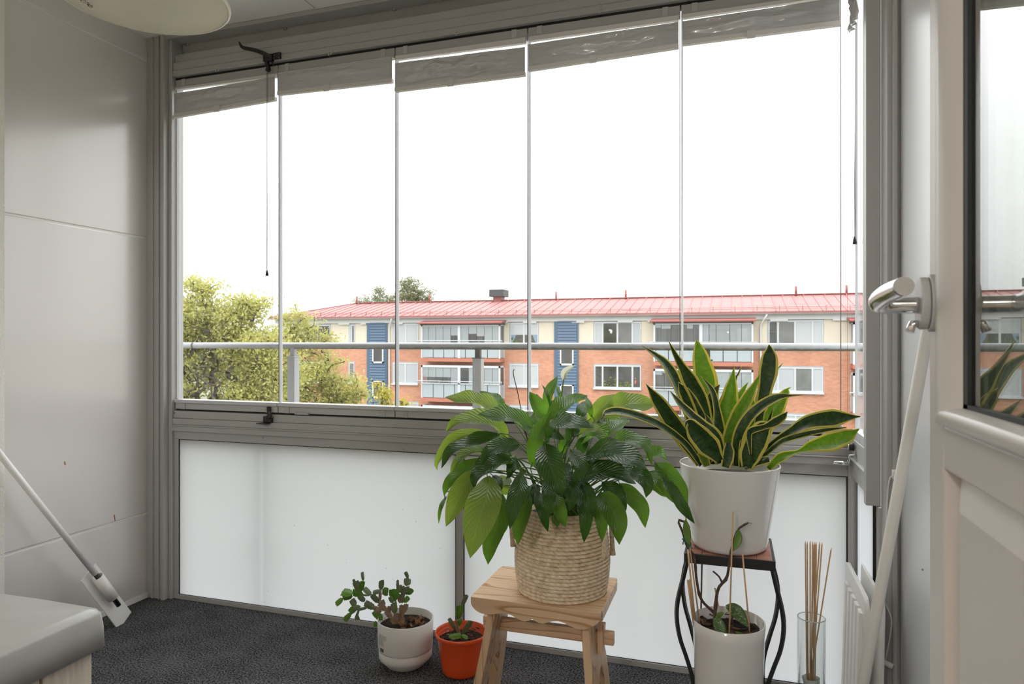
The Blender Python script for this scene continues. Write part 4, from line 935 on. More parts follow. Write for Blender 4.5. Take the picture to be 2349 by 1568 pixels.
# ---------------------------------------------------------------- snake plant in a white pot on the stand
def snake(name, lime):
    m = bpy.data.materials.new(name); m.use_nodes = True; nt = m.node_tree; n = nt.nodes; l = nt.links; b = n['Principled BSDF']
    uv = n.new('ShaderNodeUVMap'); sp = n.new('ShaderNodeSeparateXYZ'); l.new(uv.outputs[0], sp.inputs[0])
    mp = n.new('ShaderNodeMapping'); mp.inputs['Scale'].default_value = (3,26,1); l.new(uv.outputs[0], mp.inputs['Vector'])
    oi = n.new('ShaderNodeObjectInfo'); l.new(oi.outputs['Random'], mp.inputs['Location'])
    nz = n.new('ShaderNodeTexNoise'); nz.inputs['Scale'].default_value = 1; nz.inputs['Detail'].default_value = 5; nz.inputs['Distortion'].default_value = .6; l.new(mp.outputs['Vector'], nz.inputs['Vector'])
    r = n.new('ShaderNodeValToRGB'); e = r.color_ramp.elements
    c0, c1 = ((.012,.032,.010,1),(.060,.120,.030,1)) if not lime else ((.085,.170,.018,1),(.24,.38,.045,1))
    e[0].position = .35; e[0].color = c0; e[1].position = .68; e[1].color = c1; l.new(nz.outputs['Fac'], r.inputs[0])
    wz = n.new('ShaderNodeTexNoise'); wz.inputs['Scale'].default_value = 7; l.new(uv.outputs[0], wz.inputs['Vector'])
    a = n.new('ShaderNodeMath'); a.operation = 'SUBTRACT'; a.inputs[1].default_value = .5; l.new(sp.outputs[0], a.inputs[0])
    ab = n.new('ShaderNodeMath'); ab.operation = 'ABSOLUTE'; l.new(a.outputs[0], ab.inputs[0])
    ad = n.new('ShaderNodeMath'); ad.operation = 'MULTIPLY_ADD'; ad.inputs[1].default_value = .05; l.new(wz.outputs['Fac'], ad.inputs[0]); l.new(ab.outputs[0], ad.inputs[2])
    g = n.new('ShaderNodeMath'); g.operation = 'GREATER_THAN'; g.inputs[1].default_value = .398; l.new(ad.outputs[0], g.inputs[0])
    mx = n.new('ShaderNodeMix'); mx.data_type = 'RGBA'; mx.inputs[7].default_value = (.64,.56,.12,1); l.new(g.outputs[0], mx.inputs[0]); l.new(r.outputs[0], mx.inputs[6])
    l.new(mx.outputs[2], b.inputs['Base Color']); b.inputs['Roughness'].default_value = .30; b.inputs['Specular IOR Level'].default_value = .45
    tr = n.new('ShaderNodeBsdfTranslucent'); tc = n.new('ShaderNodeMix'); tc.data_type = 'RGBA'; tc.inputs[6].default_value = (.34,.55,.04,1) if lime else (.09,.18,.015,1); tc.inputs[7].default_value = (.85,.75,.18,1); l.new(g.outputs[0], tc.inputs[0]); l.new(tc.outputs[2], tr.inputs[0])
    ms = n.new('ShaderNodeMixShader'); ms.inputs[0].default_value = .42 if lime else .22
    l.new(b.outputs[0], ms.inputs[1]); l.new(tr.outputs[0], ms.inputs[2]); l.new(ms.outputs[0], n['Material Output'].inputs[0]); MATS[name] = m
snake('snake_dark', False); snake('snake_lime', True)
gc = Vector((-.011,2.115,sz)); DG = 2.03
sp_ = thing('potted_snake_plant', tuple(gc), 'snake plant with yellow-edged leaves in a large white pot on the tiled stand', 'potted plant')
m_ = MB(); pot_shell(m_, gc, [(.088,.0),(.100,.003),(.1062,.010),(.1075,.016)]+[(.1075+.156*(z-.016), z) for z in (.05,.09,.13,.17,.205,.225,.238)]+[(.1437,.2445),(.1432,.2465)], .004, .205); m_.build('pot', 'pot_white', sp_)
m_ = MB(); m_.lathe([(.131,.205),(.08,.214),(0,.216)], gc, 40); m_.build('soil', 'soil', sp_)
Fc = lambda p: (1380+p[0]/4.9, 770+p[1]/4.9); Gc = lambda p: (1640+p[0]/4.9, 770+p[1]/4.9)
SN = [ # crop, centre line, widths along it, depth base, depth tip, lime, twist
 ('F',[(1120,1450),(940,1215),(700,1030),(450,915),(190,850),(60,868),(20,905)],[50,62,72,84,84,70,10],2.00,1.90,0,30),
 ('F',[(1110,1440),(960,1190),(800,960),(650,740),(500,540)],[80,170,180,140,6],2.02,1.96,0,18),
 ('F',[(1100,1430),(980,900),(870,610),(790,430),(700,300),(600,215),(450,110)],[70,100,100,112,90,52,4],2.10,2.12,0,30),
 ('F',[(1230,1440),(1190,1040),(1110,720),(1000,500),(900,330),(820,190),(757,62)],[90,130,170,160,85,45,6],2.04,2.02,0,15),
 ('F',[(1220,1430),(1200,900),(1160,500),(1110,250),(1075,80),(1062,45)],[90,200,235,165,50,4],2.12,2.14,1,12),
 ('F',[(1190,1440),(1110,1000),(1010,760),(930,620),(862,520)],[90,170,165,120,8],2.06,2.04,0,15),
 ('F',[(1060,1000),(930,660),(895,520),(856,380)],[60,80,70,4],2.14,2.16,1,15),
 ('F',[(1330,1400),(1200,1230),(1080,1090),(1000,985),(955,975),(938,1025)],[90,240,215,120,40,10],1.93,1.89,0,10),
 ('F',[(1350,1420),(1260,1150),(1130,1010),(990,880),(870,750),(772,620)],[100,150,110,90,60,5],1.98,1.94,0,32),
 ('F',[(1270,1400),(1220,1000),(1225,800),(1270,640),(1330,548)],[80,130,135,100,8],2.06,2.04,0,25),
 ('F',[(1330,1430),(1310,1080),(1290,820),(1240,620),(1120,450)],[90,130,70,60,4],2.02,2.00,0,30),
 ('F',[(1400,1440),(1400,1000),(1430,800),(1455,620),(1490,350)],[90,200,215,140,6],2.07,2.07,1,10),
 ('F',[(1390,1475),(1415,1380),(1425,1290),(1425,1200)],[90,118,112,60],1.93,1.93,0,10),
 ('F',[(1190,1460),(1160,1390),(1120,1320),(1080,1265)],[70,90,70,6],1.97,1.97,1,20),
 ('F',[(1270,1420),(1250,1100),(1200,960),(1160,870)],[60,75,60,6],1.99,2.0,0,20),
 ('F',[(1210,1200),(1180,760),(1160,640),(1138,540)],[60,70,60,5],2.12,2.13,0,15),
 ('G',[(150,1450),(170,1150),(250,900),(360,700),(450,540),(512,420)],[110,160,150,120,55,4],1.99,1.97,1,18),
 ('G',[(250,1460),(260,1160),(360,950),(500,810),(640,720),(760,680),(870,672),(988,664)],[70,105,115,110,95,60,14,5],1.95,1.86,0,28),
 ('G',[(430,1440),(500,900),(560,600),(595,400),(610,240),(612,130),(608,95)],[70,90,140,185,160,50,4],2.04,2.02,0,8),
 ('G',[(360,1480),(400,1330),(470,1180),(545,1050),(620,1000)],[110,215,240,190,70],1.92,1.88,0,10),
 ('G',[(400,1330),(380,1110),(420,1055),(560,1015),(680,960),(760,905),(815,850)],[20,60,70,55,100,75,6],1.90,1.86,0,25),
 ('G',[(450,1440),(560,1050),(680,830),(790,650),(815,600),(858,576)],[90,165,175,90,25,4],2.10,2.12,1,12),
 ('G',[(400,1460),(620,1240),(840,1080),(1060,960),(1320,920),(1635,905)],[60,75,90,150,190,10],1.96,1.88,0,15),
 ('G',[(350,1480),(560,1340),(760,1190),(1010,1110),(1260,1060),(1480,1030)],[30,40,60,60,40,8],1.95,1.88,0,35),
 ('G',[(600,1490),(740,1360),(940,1295),(1100,1230),(1300,1180),(1480,1120),(1622,1045)],[50,95,30,120,190,150,8],1.96,1.86,1,15),
 ('G',[(340,1495),(450,1440),(550,1405),(612,1392)],[30,65,80,70],1.92,1.90,0,20),
 ('G',[(210,1400),(225,900),(250,720),(310,610),(376,515)],[60,70,66,50,5],2.12,2.14,1,18),
 ('G',[(170,1200),(225,540),(262,430),(302,335)],[30,26,18,4],2.14,2.16,0,10),
 ('G',[(560,700),(690,400),(725,350),(768,298)],[20,20,16,4],2.10,2.12,0,10),
 ('G',[(430,1430),(440,1050),(450,860),(415,675)],[70,115,100,5],2.05,2.05,1,12),
 ('G',[(450,1300),(470,820),(485,680),(503,575)],[40,64,50,5],2.08,2.08,1,15),
 ('G',[(480,1380),(590,1020),(620,920),(655,818)],[40,44,34,5],2.06,2.04,0,20),
 ('G',[(300,1470),(300,1300),(302,1200),(305,1150)],[60,64,50,8],1.93,1.93,0,15),
]
rnd = random.Random(5)
for i, (cr, pts, ws, d0, d1, lime, tw) in enumerate(SN):
    cv = Fc if cr == 'F' else Gc; n_ = len(pts)
    P = [atD(*cv(p), d0+(d1-d0)*(k/(n_-1))) for k, p in enumerate(pts)]
    kx = 1.12*(d0+d1)/2/FPX/4.9/math.cos(math.radians(tw)); sg = 1 if i % 2 else -1
    sm = [ws[0]*kx] ; fine = [lerp_list(ws, k/40)*kx for k in range(41)]
    fine = [sum(fine[max(0,k-2):k+3])/len(fine[max(0,k-2):k+3]) for k in range(41)]
    # knots are spaced by length, so resample the widths by length too
    L = [0.]
    for a_, b_ in zip(P, P[1:]): L.append(L[-1]+(b_-a_).length)
    def wfun(t, L=L, ws=ws, kx=kx):
        x = t*L[-1]; k = 0
        while k < len(L)-2 and x > L[k+1]: k += 1
        f_ = (x-L[k])/max(L[k+1]-L[k],1e-6); f_ = f_*f_*(3-2*f_)*.5+f_*.5
        return (ws[k]+(ws[k+1]-ws[k])*f_)*kx
    blade(P, 1., wfun, (tw*sg*.6, tw*sg, tw*sg*1.1), .30, wav=.02, seed=i+50, nv=34, nu=9).build('leaf', 'snake_lime' if lime else 'snake_dark', sp_, solid=.0016)

# ---------------------------------------------------------------- begonia in a tall white pot under the stand
mat('begonia_leaf', (.16,.27,.05), rough=.4, noise_amt=.2, noise_scale=40, trans=.35, trans_col=(.3,.45,.06))
def spotted():
    m = mat('begonia_spotted', (.06,.11,.03), rough=.4, trans=.25, trans_col=(.15,.25,.05)); nt = m.node_tree; n = nt.nodes; l = nt.links; b = n['Principled BSDF']
    g = n.new('ShaderNodeTexCoord'); v = n.new('ShaderNodeTexVoronoi'); v.inputs['Scale'].default_value = 190; l.new(g.outputs['Object'], v.inputs['Vector'])
    r = n.new('ShaderNodeValToRGB'); e = r.color_ramp.elements; r.color_ramp.interpolation = 'LINEAR'; e[0].position = .20; e[0].color = (.50,.55,.36,1); e[1].position = .32; e[1].color = (.085,.16,.04,1)
    l.new(v.outputs['Distance'], r.inputs[0]); l.new(r.outputs[0], b.inputs['Base Color'])
spotted()
mat('begonia_stem', (.085,.055,.040), rough=.7, noise_amt=.4, noise_scale=60)
mat('bamboo', (.62,.42,.23), rough=.6, noise_amt=.15, noise_scale=30, stretch=(6,6,.5))
mat('tie_green', (.02,.14,.13), rough=.5)
I = lambda u, v: (1500+u/3.663, 1140+v/3.663)
bc = Vector((-.012,1.985,0)); bp_ = thing('potted_begonia', tuple(bc), 'leggy begonia tied to bamboo sticks in a tall white pot under the plant stand', 'potted plant')
m_ = MB(); pot_shell(m_, bc, [(.078,0),(.0855,.004),(.088,.02),(.0905,.15),(.0955,.34),(.0975,.372)], .0045, .340); m_.build('pot', 'pot_white', bp_)
m_ = MB(); m_.lathe([(.0905,.340),(.05,.346),(0,.344)], bc, 32); m_.build('soil', 'soil', bp_)
for k in range(46):
    a_, r_ = rr_.uniform(0,6.28), .083*math.sqrt(rr_.random()); c_ = bc+Vector((r_*math.cos(a_),r_*math.sin(a_),.347+rr_.uniform(0,.010)))
    sz_ = rr_.uniform(.007,.018); ax_ = rr_.uniform(0,3.1); b1 = Vector((math.cos(ax_),math.sin(ax_),rr_.uniform(-.5,.5)))*sz_; b2 = Vector((-math.sin(ax_),math.cos(ax_),rr_.uniform(-.4,.4)))*sz_*.45; b3 = Vector((0,0,.0028))
    m_ = MB(); q_ = [c_-b1-b2*.6, c_+b1*.8-b2, c_+b1+b2*.5, c_-b1*.7+b2]; m_.hexa(q_, [p_+b3 for p_ in q_]); m_.build('bark_chip', ['litter_dark','litter','litter_dark'][k % 3], bp_, fix=True)
def stem(pts, r0_, r1_, d0, d1, name='stem', matl='begonia_stem', knots=True):
    n_ = 26; P = spline([atD(*I(*p), d0+(d1-d0)*k/(len(pts)-1)) for k, p in enumerate(pts)], n_)
    m_ = MB(); m_.tube(P, [(r0_+(r1_-r0_)*k/(n_-1))*(1.28 if knots and k % 6 == 0 else 1) for k in range(n_)], 9); return m_.build(name, matl, bp_)
stem([(505,1165),(515,950),(540,770),(610,680),(632,560),(645,470),(672,360),(712,265),(795,213)],.0052,.0026,1.90,1.86)
stem([(512,975),(400,860),(360,700),(338,500),(280,410),(240,290),(205,195),(255,205)],.0040,.0030,1.91,1.88)
stem([(575,725),(548,668),(498,622)],.0026,.0022,1.89,1.88); stem([(655,1150),(655,1060),(660,990)],.0034,.0030,1.92,1.92)
stem([(800,213),(826,222)],.0008,.0006,1.86,1.86,'withered_tip','litter',False); stem([(600,975),(640,955)],.0010,.0008,1.89,1.89,'withered_tip','litter',False)
for pts, w, d0, d1, mt_, tw in (([(265,185),(275,290),(300,412)],64,1.86,1.85,'begonia_leaf',15),([(712,270),(705,360),(668,452)],62,1.85,1.84,'begonia_leaf',15),
        ([(602,908),(690,955),(792,1092)],100,1.90,1.86,'begonia_spotted',15),([(520,1000),(545,1070),(602,1178)],92,1.86,1.83,'begonia_spotted',10),([(520,1010),(555,985),(590,970)],40,1.87,1.86,'begonia_leaf',10),([(655,1165),(690,1155),(760,1150)],44,1.86,1.84,'begonia_leaf',30)):
    blade([atD(*I(*p), d0+(d1-d0)*k/(len(pts)-1)) for k, p in enumerate(pts)], w/3.663*d0/FPX/math.cos(math.radians(tw)), lance, tw, .3, nv=16, nu=7, wav=.03, seed=int(w)).build('leaf', mt_, bp_, solid=.0008)
for (u0,v0,u1,v1,r_,d0,d1,mt_) in ((665,120,632,1185,.0021,1.83,1.835,'bamboo'),(745,480,808,1165,.0022,1.85,1.845,'bamboo'),(512,762,562,1010,.0022,1.99,1.99,'bamboo'),(404,556,394,1020,.0022,1.97,1.97,'begonia_stem'),
        (262,120,392,1125,.0021,1.86,1.90,'bamboo'),(285,440,352,1095,.0024,1.85,1.89,'bamboo'),(285,695,338,1085,.0030,1.88,1.90,'bamboo'),(304,690,352,1090,.0030,1.875,1.90,'bamboo')):
    m_ = MB(); m_.tube([atD(*I(u1,v1),d1), atD(*I(u0,v0),d0)], r_, 8); m_.build('stake', mt_, bp_)
for u, v, d, mt_ in ((252,352,1.875,'tie_green'),(300,400,1.865,'tie_green'),(656,360,1.845,'black_plastic')):
    m_ = MB(); c_ = atD(*I(u,v),d); m_.ico(c_, .005 if mt_ != 'black_plastic' else .0028, 1, (1.2,1,.8))
    if mt_ == 'tie_green': m_.tube([c_, c_+Vector((-.003,-.004,-.014))], .0016, 5); m_.tube([c_, c_+Vector((.008,-.004,-.009))], .0016, 5); m_.tube([c_, c_+Vector((.004,-.004,.008))], .0016, 5)
    m_.build('plant_tie', mt_, bp_)

# ---------------------------------------------------------------- glass vase with bamboo skewers
vc = Vector((.224,2.22,0)); vs_ = thing('glass_vase', tuple(vc), 'tall clear glass cylinder vase holding bamboo skewers in the corner', 'vase')
m_ = MB(); m_.lathe([(0,.0),(.038,0),(.0395,.006),(.0395,.318),(.0385,.3195),(.0370,.318),(.0370,.012),(0,.012)], vc, 64); m_.build('vase_body', 'vase_glass', vs_)
m_ = MB(); m_.lathe([(.0368,.3175),(.0382,.3198),(.0398,.3175),(.0382,.3165),(.0368,.3175)], vc, 64); m_.build('rim', 'aluminium_edge', vs_)
mat('film', (.75,.75,.74), rough=.25, trans=.5, trans_col=(.85,.85,.84))
rows = []
for v in range(14):
    rows.append([vc+Vector(((.022+.008*noise.noise(Vector((math.cos(k*PI/14)*2,math.sin(k*PI/14)*2,v*.5))))*math.cos(k*PI/14), (.022+.008*noise.noise(Vector((math.cos(k*PI/14)*2,math.sin(k*PI/14)*2,v*.5+5))))*math.sin(k*PI/14), .014+v*.0095)) for k in range(29)])
m_ = MB(); m_.grid(rows); tag(m_.build('plastic_wrapper', 'film', None, loc=tuple(vc+Vector((0,0,.014))), solid=.0004), 'crumpled clear plastic wrapper bunched inside the glass vase', 'wrapper')
tips = [(1272,368),(1288,370),(1313,363),(1334,370),(1353,373),(1364,373),(1394,372),(1414,378),(1345,390)]
for k, (u, v) in enumerate(tips):
    dd = 2.025+.018*((k*5) % 7)/7; a_ = atD(*I(u,v), dd); bx = vc+Vector((-.012+.004*(k % 6), -.010+.005*((k*3) % 5), .0125))
    T = (a_-bx).normalized(); m_ = MB(); m_.tube([bx, a_-T*.010, a_], [.0021,.0021,.0004], 7)
    tag(m_.build('bamboo_skewer', 'bamboo', None, loc=tuple(bx)), 'thin bamboo skewer standing upright in the bunch in the glass vase', 'skewer', 'bamboo skewers in the glass vase')
a_ = atD(*I(1492,420), 2.02); bx = vc+Vector((-.020,.0,.0125)); T = (a_-bx).normalized(); m_ = MB(); m_.tube([bx, a_-T*.010, a_], [.0021,.0021,.0004], 7)
tag(m_.build('bamboo_skewer', 'bamboo', None, loc=tuple(bx)), 'bamboo skewer leaning out to the right, apart from the bunch', 'skewer', 'bamboo skewers in the glass vase')
# ---------------------------------------------------------------- outer railing
YR = 2.64
mat('moss', (.16,.15,.10), rough=.9, noise_amt=.6, noise_scale=60)
rl = thing('balcony_railing', (-.9,YR,0), 'round grey-white metal handrail on posts outside the glazing', 'railing')
zr = (atY(420,791,YR).z + atY(1944,797,YR).z)/2
t = MB(); t.tube([(-4.4,YR,zr),(1.9,YR,zr)], .0145, 24)
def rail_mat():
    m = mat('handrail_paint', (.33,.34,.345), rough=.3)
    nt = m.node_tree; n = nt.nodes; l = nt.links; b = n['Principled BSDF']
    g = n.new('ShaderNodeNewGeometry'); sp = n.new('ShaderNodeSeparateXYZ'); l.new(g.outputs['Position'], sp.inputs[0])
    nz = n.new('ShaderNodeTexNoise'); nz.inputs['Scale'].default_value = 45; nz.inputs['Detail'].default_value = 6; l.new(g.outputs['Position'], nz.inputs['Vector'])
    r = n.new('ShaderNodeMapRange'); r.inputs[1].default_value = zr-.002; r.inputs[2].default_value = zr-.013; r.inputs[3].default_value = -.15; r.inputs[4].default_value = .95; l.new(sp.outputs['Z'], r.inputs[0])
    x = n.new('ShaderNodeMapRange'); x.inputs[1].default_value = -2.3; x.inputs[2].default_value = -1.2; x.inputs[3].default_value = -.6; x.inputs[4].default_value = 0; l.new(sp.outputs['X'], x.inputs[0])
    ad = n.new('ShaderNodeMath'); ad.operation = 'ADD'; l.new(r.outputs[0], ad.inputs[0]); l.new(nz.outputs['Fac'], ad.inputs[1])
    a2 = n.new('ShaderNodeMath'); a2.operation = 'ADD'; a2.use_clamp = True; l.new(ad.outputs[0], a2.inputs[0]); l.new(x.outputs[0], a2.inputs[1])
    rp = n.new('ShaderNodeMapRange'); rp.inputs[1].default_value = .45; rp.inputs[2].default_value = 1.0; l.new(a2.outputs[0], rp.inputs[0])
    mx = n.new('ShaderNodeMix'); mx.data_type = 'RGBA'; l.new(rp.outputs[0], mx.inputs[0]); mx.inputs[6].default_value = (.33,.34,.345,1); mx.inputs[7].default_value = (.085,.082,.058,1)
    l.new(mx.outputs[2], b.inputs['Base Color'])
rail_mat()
t.build('handrail', 'handrail_paint', rl)
t = MB(); q = atY(444,791,YR).x; t.tube([(q-.004,YR,zr),(q+.004,YR,zr)], .0155, 24); t.build('joint_sleeve', 'moss', rl)
for k, px in enumerate((673,1097,1622)):
    x = XY(px, YR)
    t = MB(); t.box(x-.019,x+.019,YR-.019,YR+.019,-.2,zr-.047); po = t.build('post', 'rail_paint', rl, bevel=.002)
    t = MB(); t.box(x-.011,x+.011,YR-.011,YR+.011,zr-.048,zr-.010); t.box(x-.021,x+.021,YR-.021,YR+.021,zr-.051,zr-.047); t.build('bracket', 'rail_paint' if k == 0 else 'handrail_paint', po, bevel=.001)
    t = MB(); t.box(x-.006,x+.006,2.452,2.47,-.05,.72); t.build('post_shadow_bar', 'rail_paint', po)  # added close behind the frosted glass to give the post's shadow line
    t = MB(); t.box(x-.006,x+.006,2.47,YR-.019,.30,.32); t.build('tie', 'rail_paint', po)

# ---------------------------------------------------------------- apartment house across the yard
YB = 42.7
def brick():
    m = mat('brick', (.36,.14,.07), rough=.9, spec=.1)
    nt = m.node_tree; n = nt.nodes; l = nt.links; b = n['Principled BSDF']
    g = n.new('ShaderNodeNewGeometry'); sp = n.new('ShaderNodeSeparateXYZ'); cb = n.new('ShaderNodeCombineXYZ')
    l.new(g.outputs['Position'], sp.inputs[0]); ad = n.new('ShaderNodeMath'); ad.operation = 'ADD'
    l.new(sp.outputs['X'], ad.inputs[0]); l.new(sp.outputs['Y'], ad.inputs[1]); l.new(ad.outputs[0], cb.inputs[0]); l.new(sp.outputs['Z'], cb.inputs[1])
    t = n.new('ShaderNodeTexBrick'); t.inputs['Scale'].default_value = 1; t.inputs['Brick Width'].default_value = .26; t.inputs['Row Height'].default_value = .075
    t.inputs['Mortar Size'].default_value = .009; t.inputs['Color1'].default_value = (.43,.185,.112,1); t.inputs['Color2'].default_value = (.53,.25,.16,1); t.inputs['Mortar'].default_value = (.40,.27,.20,1)
    l.new(cb.outputs[0], t.inputs['Vector'])
    nz = n.new('ShaderNodeTexNoise'); nz.inputs['Scale'].default_value = .5; nz.inputs['Detail'].default_value = 5; l.new(cb.outputs[0], nz.inputs['Vector'])
    r = n.new('ShaderNodeMapRange'); r.inputs[1].default_value = .3; r.inputs[2].default_value = .7; r.inputs[3].default_value = .9; r.inputs[4].default_value = 1.1; l.new(nz.outputs['Fac'], r.inputs[0])
    mx = n.new('ShaderNodeMix'); mx.data_type = 'RGBA'; mx.blend_type = 'MULTIPLY'; mx.inputs[0].default_value = 1; l.new(t.outputs['Color'], mx.inputs[6]); l.new(r.outputs[0], mx.inputs[7])
    l.new(mx.outputs[2], b.inputs['Base Color'])
brick()
mat('cream_render', (.56,.50,.405), rough=.9, noise_amt=.04, noise_scale=1.5)
mat('roof_red', (.25,.112,.106), rough=.6, spec=.22, noise_amt=.06, noise_scale=.8)
mat('roof_trim', (.21,.055,.045), rough=.5)
mat('blue_clad', (.055,.105,.170), rough=.5)
mat('far_white', (.55,.55,.54), rough=.6)
mat('far_frame', (.47,.485,.505), rough=.45)
mat('far_grey', (.30,.315,.33), rough=.5)
mat('parapet_glass', (.31,.355,.375), rough=.25, spec=.5)
mat('blind_grey', (.36,.375,.385), rough=.4, spec=.5)
mat('blind_white', (.39,.405,.41), rough=.5)
mat('pane_dark', (.05,.05,.043), rough=.08, spec=.8, noise_amt=.5, noise_scale=1.2)
mat('pane_mid', (.14,.14,.132), rough=.12, spec=.7, noise_amt=.2, noise_scale=1.5)
mat('slab_red', (.38,.135,.085), rough=.7)
mat('chimney_dark', (.035,.038,.042), rough=.5)
mat('curtain_blue', (.18,.25,.31), rough=.8)
mat('curtain_pale', (.38,.365,.34), rough=.8)
mat('room_plant', (.10,.12,.025), rough=.8)
mat('far_flower', (.55,.12,.08), rough=.8)
BX = lambda px, Y=YB: XY(px, Y)
bl = thing('apartment_building', (-12,YB,-9.5), 'long brick apartment block with red metal roof across the yard', 'building')
xl, xr = BX(640), 32.0
zc, zeave = .76, 2.40
MB().box(xl,xr,YB,YB+11,-9.5,zc).build('brick_wall', 'brick', bl)
MB().box(xl,xr,YB,YB+11,zc,zeave).build('cream_wall', 'cream_render', bl)
fa = MB().box(xl-.25,xr,YB-.12,YB+.2,2.40,2.72).build('fascia', 'far_white', bl)
rg = random.Random(3)
t = MB(); x = xl+.2
while x < xr-1:                                   # ragged white edge of the fascia over the cream bays
    w_ = rg.uniform(.4,1.2); t.box(x,x+w_,YB-.13,YB-.02,2.30,2.40); x += w_+rg.uniform(.8,2.6)
t.build('fascia_drop', 'far_white', fa)
t = MB(); t.tube([(xl-.4,YB-.42,2.77),(xr,YB-.42,2.77)], .075, 10); t.build('gutter', 'far_white', bl)
# hipped roof with standing seams
ez, rz, ry = 2.86, 4.12, YB+5.0
ex0, rx0 = xl-.45, -28.7
t = MB()
t.hexa([(ex0,YB-.5,ez-.12),(xr,YB-.5,ez-.12),(xr,YB+11.5,ez-.12),(ex0,YB+11.5,ez-.12)], [(ex0,YB-.5,ez),(xr,YB-.5,ez),(xr,YB+11.5,ez),(ex0,YB+11.5,ez)])
v = [t.bm.verts.new(p) for p in ((ex0,YB-.5,ez),(xr,YB-.5,ez),(xr,ry,rz),(rx0,ry,rz),(ex0,YB+11.5,ez),(xr,YB+11.5,ez))]
for q in ((0,1,2,3),(0,3,4),(4,3,2,5)): t._f([v[i] for i in q])
rf = t.build('roof', 'roof_red', bl)
t = MB(); x = ex0+.3
while x < xr:
    if x < rx0: f_ = (x-ex0)/(rx0-ex0)
    else: f_ = 1
    t.bar((x,YB-.5,ez+.012),(x,YB-.5+(ry-YB+.5)*f_,ez+(rz-ez)*f_+.012), .03,.035); x += .62
t.build('roof_seam', 'roof_trim', rf)
t = MB(); t.bar((ex0,YB-.5,ez+.02),(rx0,ry,rz+.02),.12,.05); t.bar((rx0,ry,rz+.03),(xr,ry,rz+.03),.25,.06); t.build('ridge_cap', 'roof_trim', rf)
sg = MB()
for z in (.10,.19): sg.tube([(ex0+.2,YB-.25,ez+.06+z),(xr,YB-.25,ez+.06+z)], .012, 5)
x = ex0+.5
while x < xr: sg.bar((x,YB-.3,ez+.05),(x,YB-.22,ez+.33),.03,.05); x += 1.24
sg.build('snow_guard', 'roof_trim', bl)
rr = MB(); yr = ry-.35; zr2 = rz-.28
rr.tube([(rx0+.3,yr,zr2+.30),(xr,yr,zr2+.30)], .045, 6); x = rx0+.5
while x < xr: rr.bar((x,yr,zr2+.28),(x+.05,yr-.35,zr2-.05),.06,.07); x += 1.25
rr.build('roof_rail', 'roof_trim', bl)
for px in (823,853,989,1278,1437,1825,1940):
    x = XY(px, ry); t = MB(); t.tube([(x,ry-.3,rz-.1),(x,ry-.3,rz+(.55 if px != 853 else .1))], .07, 8); t.build('vent_pipe', 'roof_trim', bl)
x0, x1 = XY(1128,ry), XY(1161,ry)
t = MB(); t.box(x0+.25,x1-.25,ry-.4,ry+.4,rz-.2,rz+.3); cm = t.build('chimney', 'roof_trim', bl)
t = MB(); t.box(x0,x1,ry-.6,ry+.6,rz+.28,rz+.80); t.build('chimney_hood', 'chimney_dark', cm, bevel=.02)
for px in (893,1745):                              # downpipes with a swan neck
    x = BX(px, YB-.1); t = MB()
    t.tube(spline([(x+.35,YB-.42,2.7),(x+.33,YB-.38,2.52),(x+.05,YB-.14,2.3),(x,YB-.1,2.1),(x,YB-.1,-.5),(x,YB-.1,-9.4)],30), .055, 8); t.build('downpipe', 'far_white', bl)
# blue stair bays with narrow windows
def blue_bay(p0, p1, w0, w1):
    x0, x1 = BX(p0), BX(p1); t = MB(); t.box(x0,x1,YB-.10,YB+.05,-9.4,2.42); o = t.build('stair_bay', 'blue_clad', bl)
    t = MB(); z = -4.5
    while z < 2.4: t.hexa([(x0+.25,YB-.10,z),(x1-.12,YB-.10,z),(x1-.12,YB-.10,z+.13),(x0+.25,YB-.10,z+.13)], [(x0+.25,YB-.15,z),(x1-.12,YB-.15,z),(x1-.12,YB-.105,z+.13),(x0+.25,YB-.105,z+.13)]); z += .19
    t.build('cladding_board', 'blue_clad', o)
    for zt, zb in ((.70,-.44),(-1.68,-2.9),(-4.4,-5.6)):
        a, b = BX(w0), BX(w1)
        f = MB()
        for q in ((a,a+.09,zb,zt),(b-.09,b,zb,zt),(a,b,zt-.08,zt),(a,b,zb,zb+.12)): f.box(q[0],q[1],YB-.19,YB-.1,q[2],q[3])
        fo = f.build('stair_window', 'far_white', bl); MB().box(a+.08,b-.08,YB-.165,YB-.14,zb+.1,zt-.07).build('pane', 'pane_dark', fo)
blue_bay(843,889,857,882); blue_bay(1272,1327,1286,1317)
blue_bay(2330,2400,2350,2385)
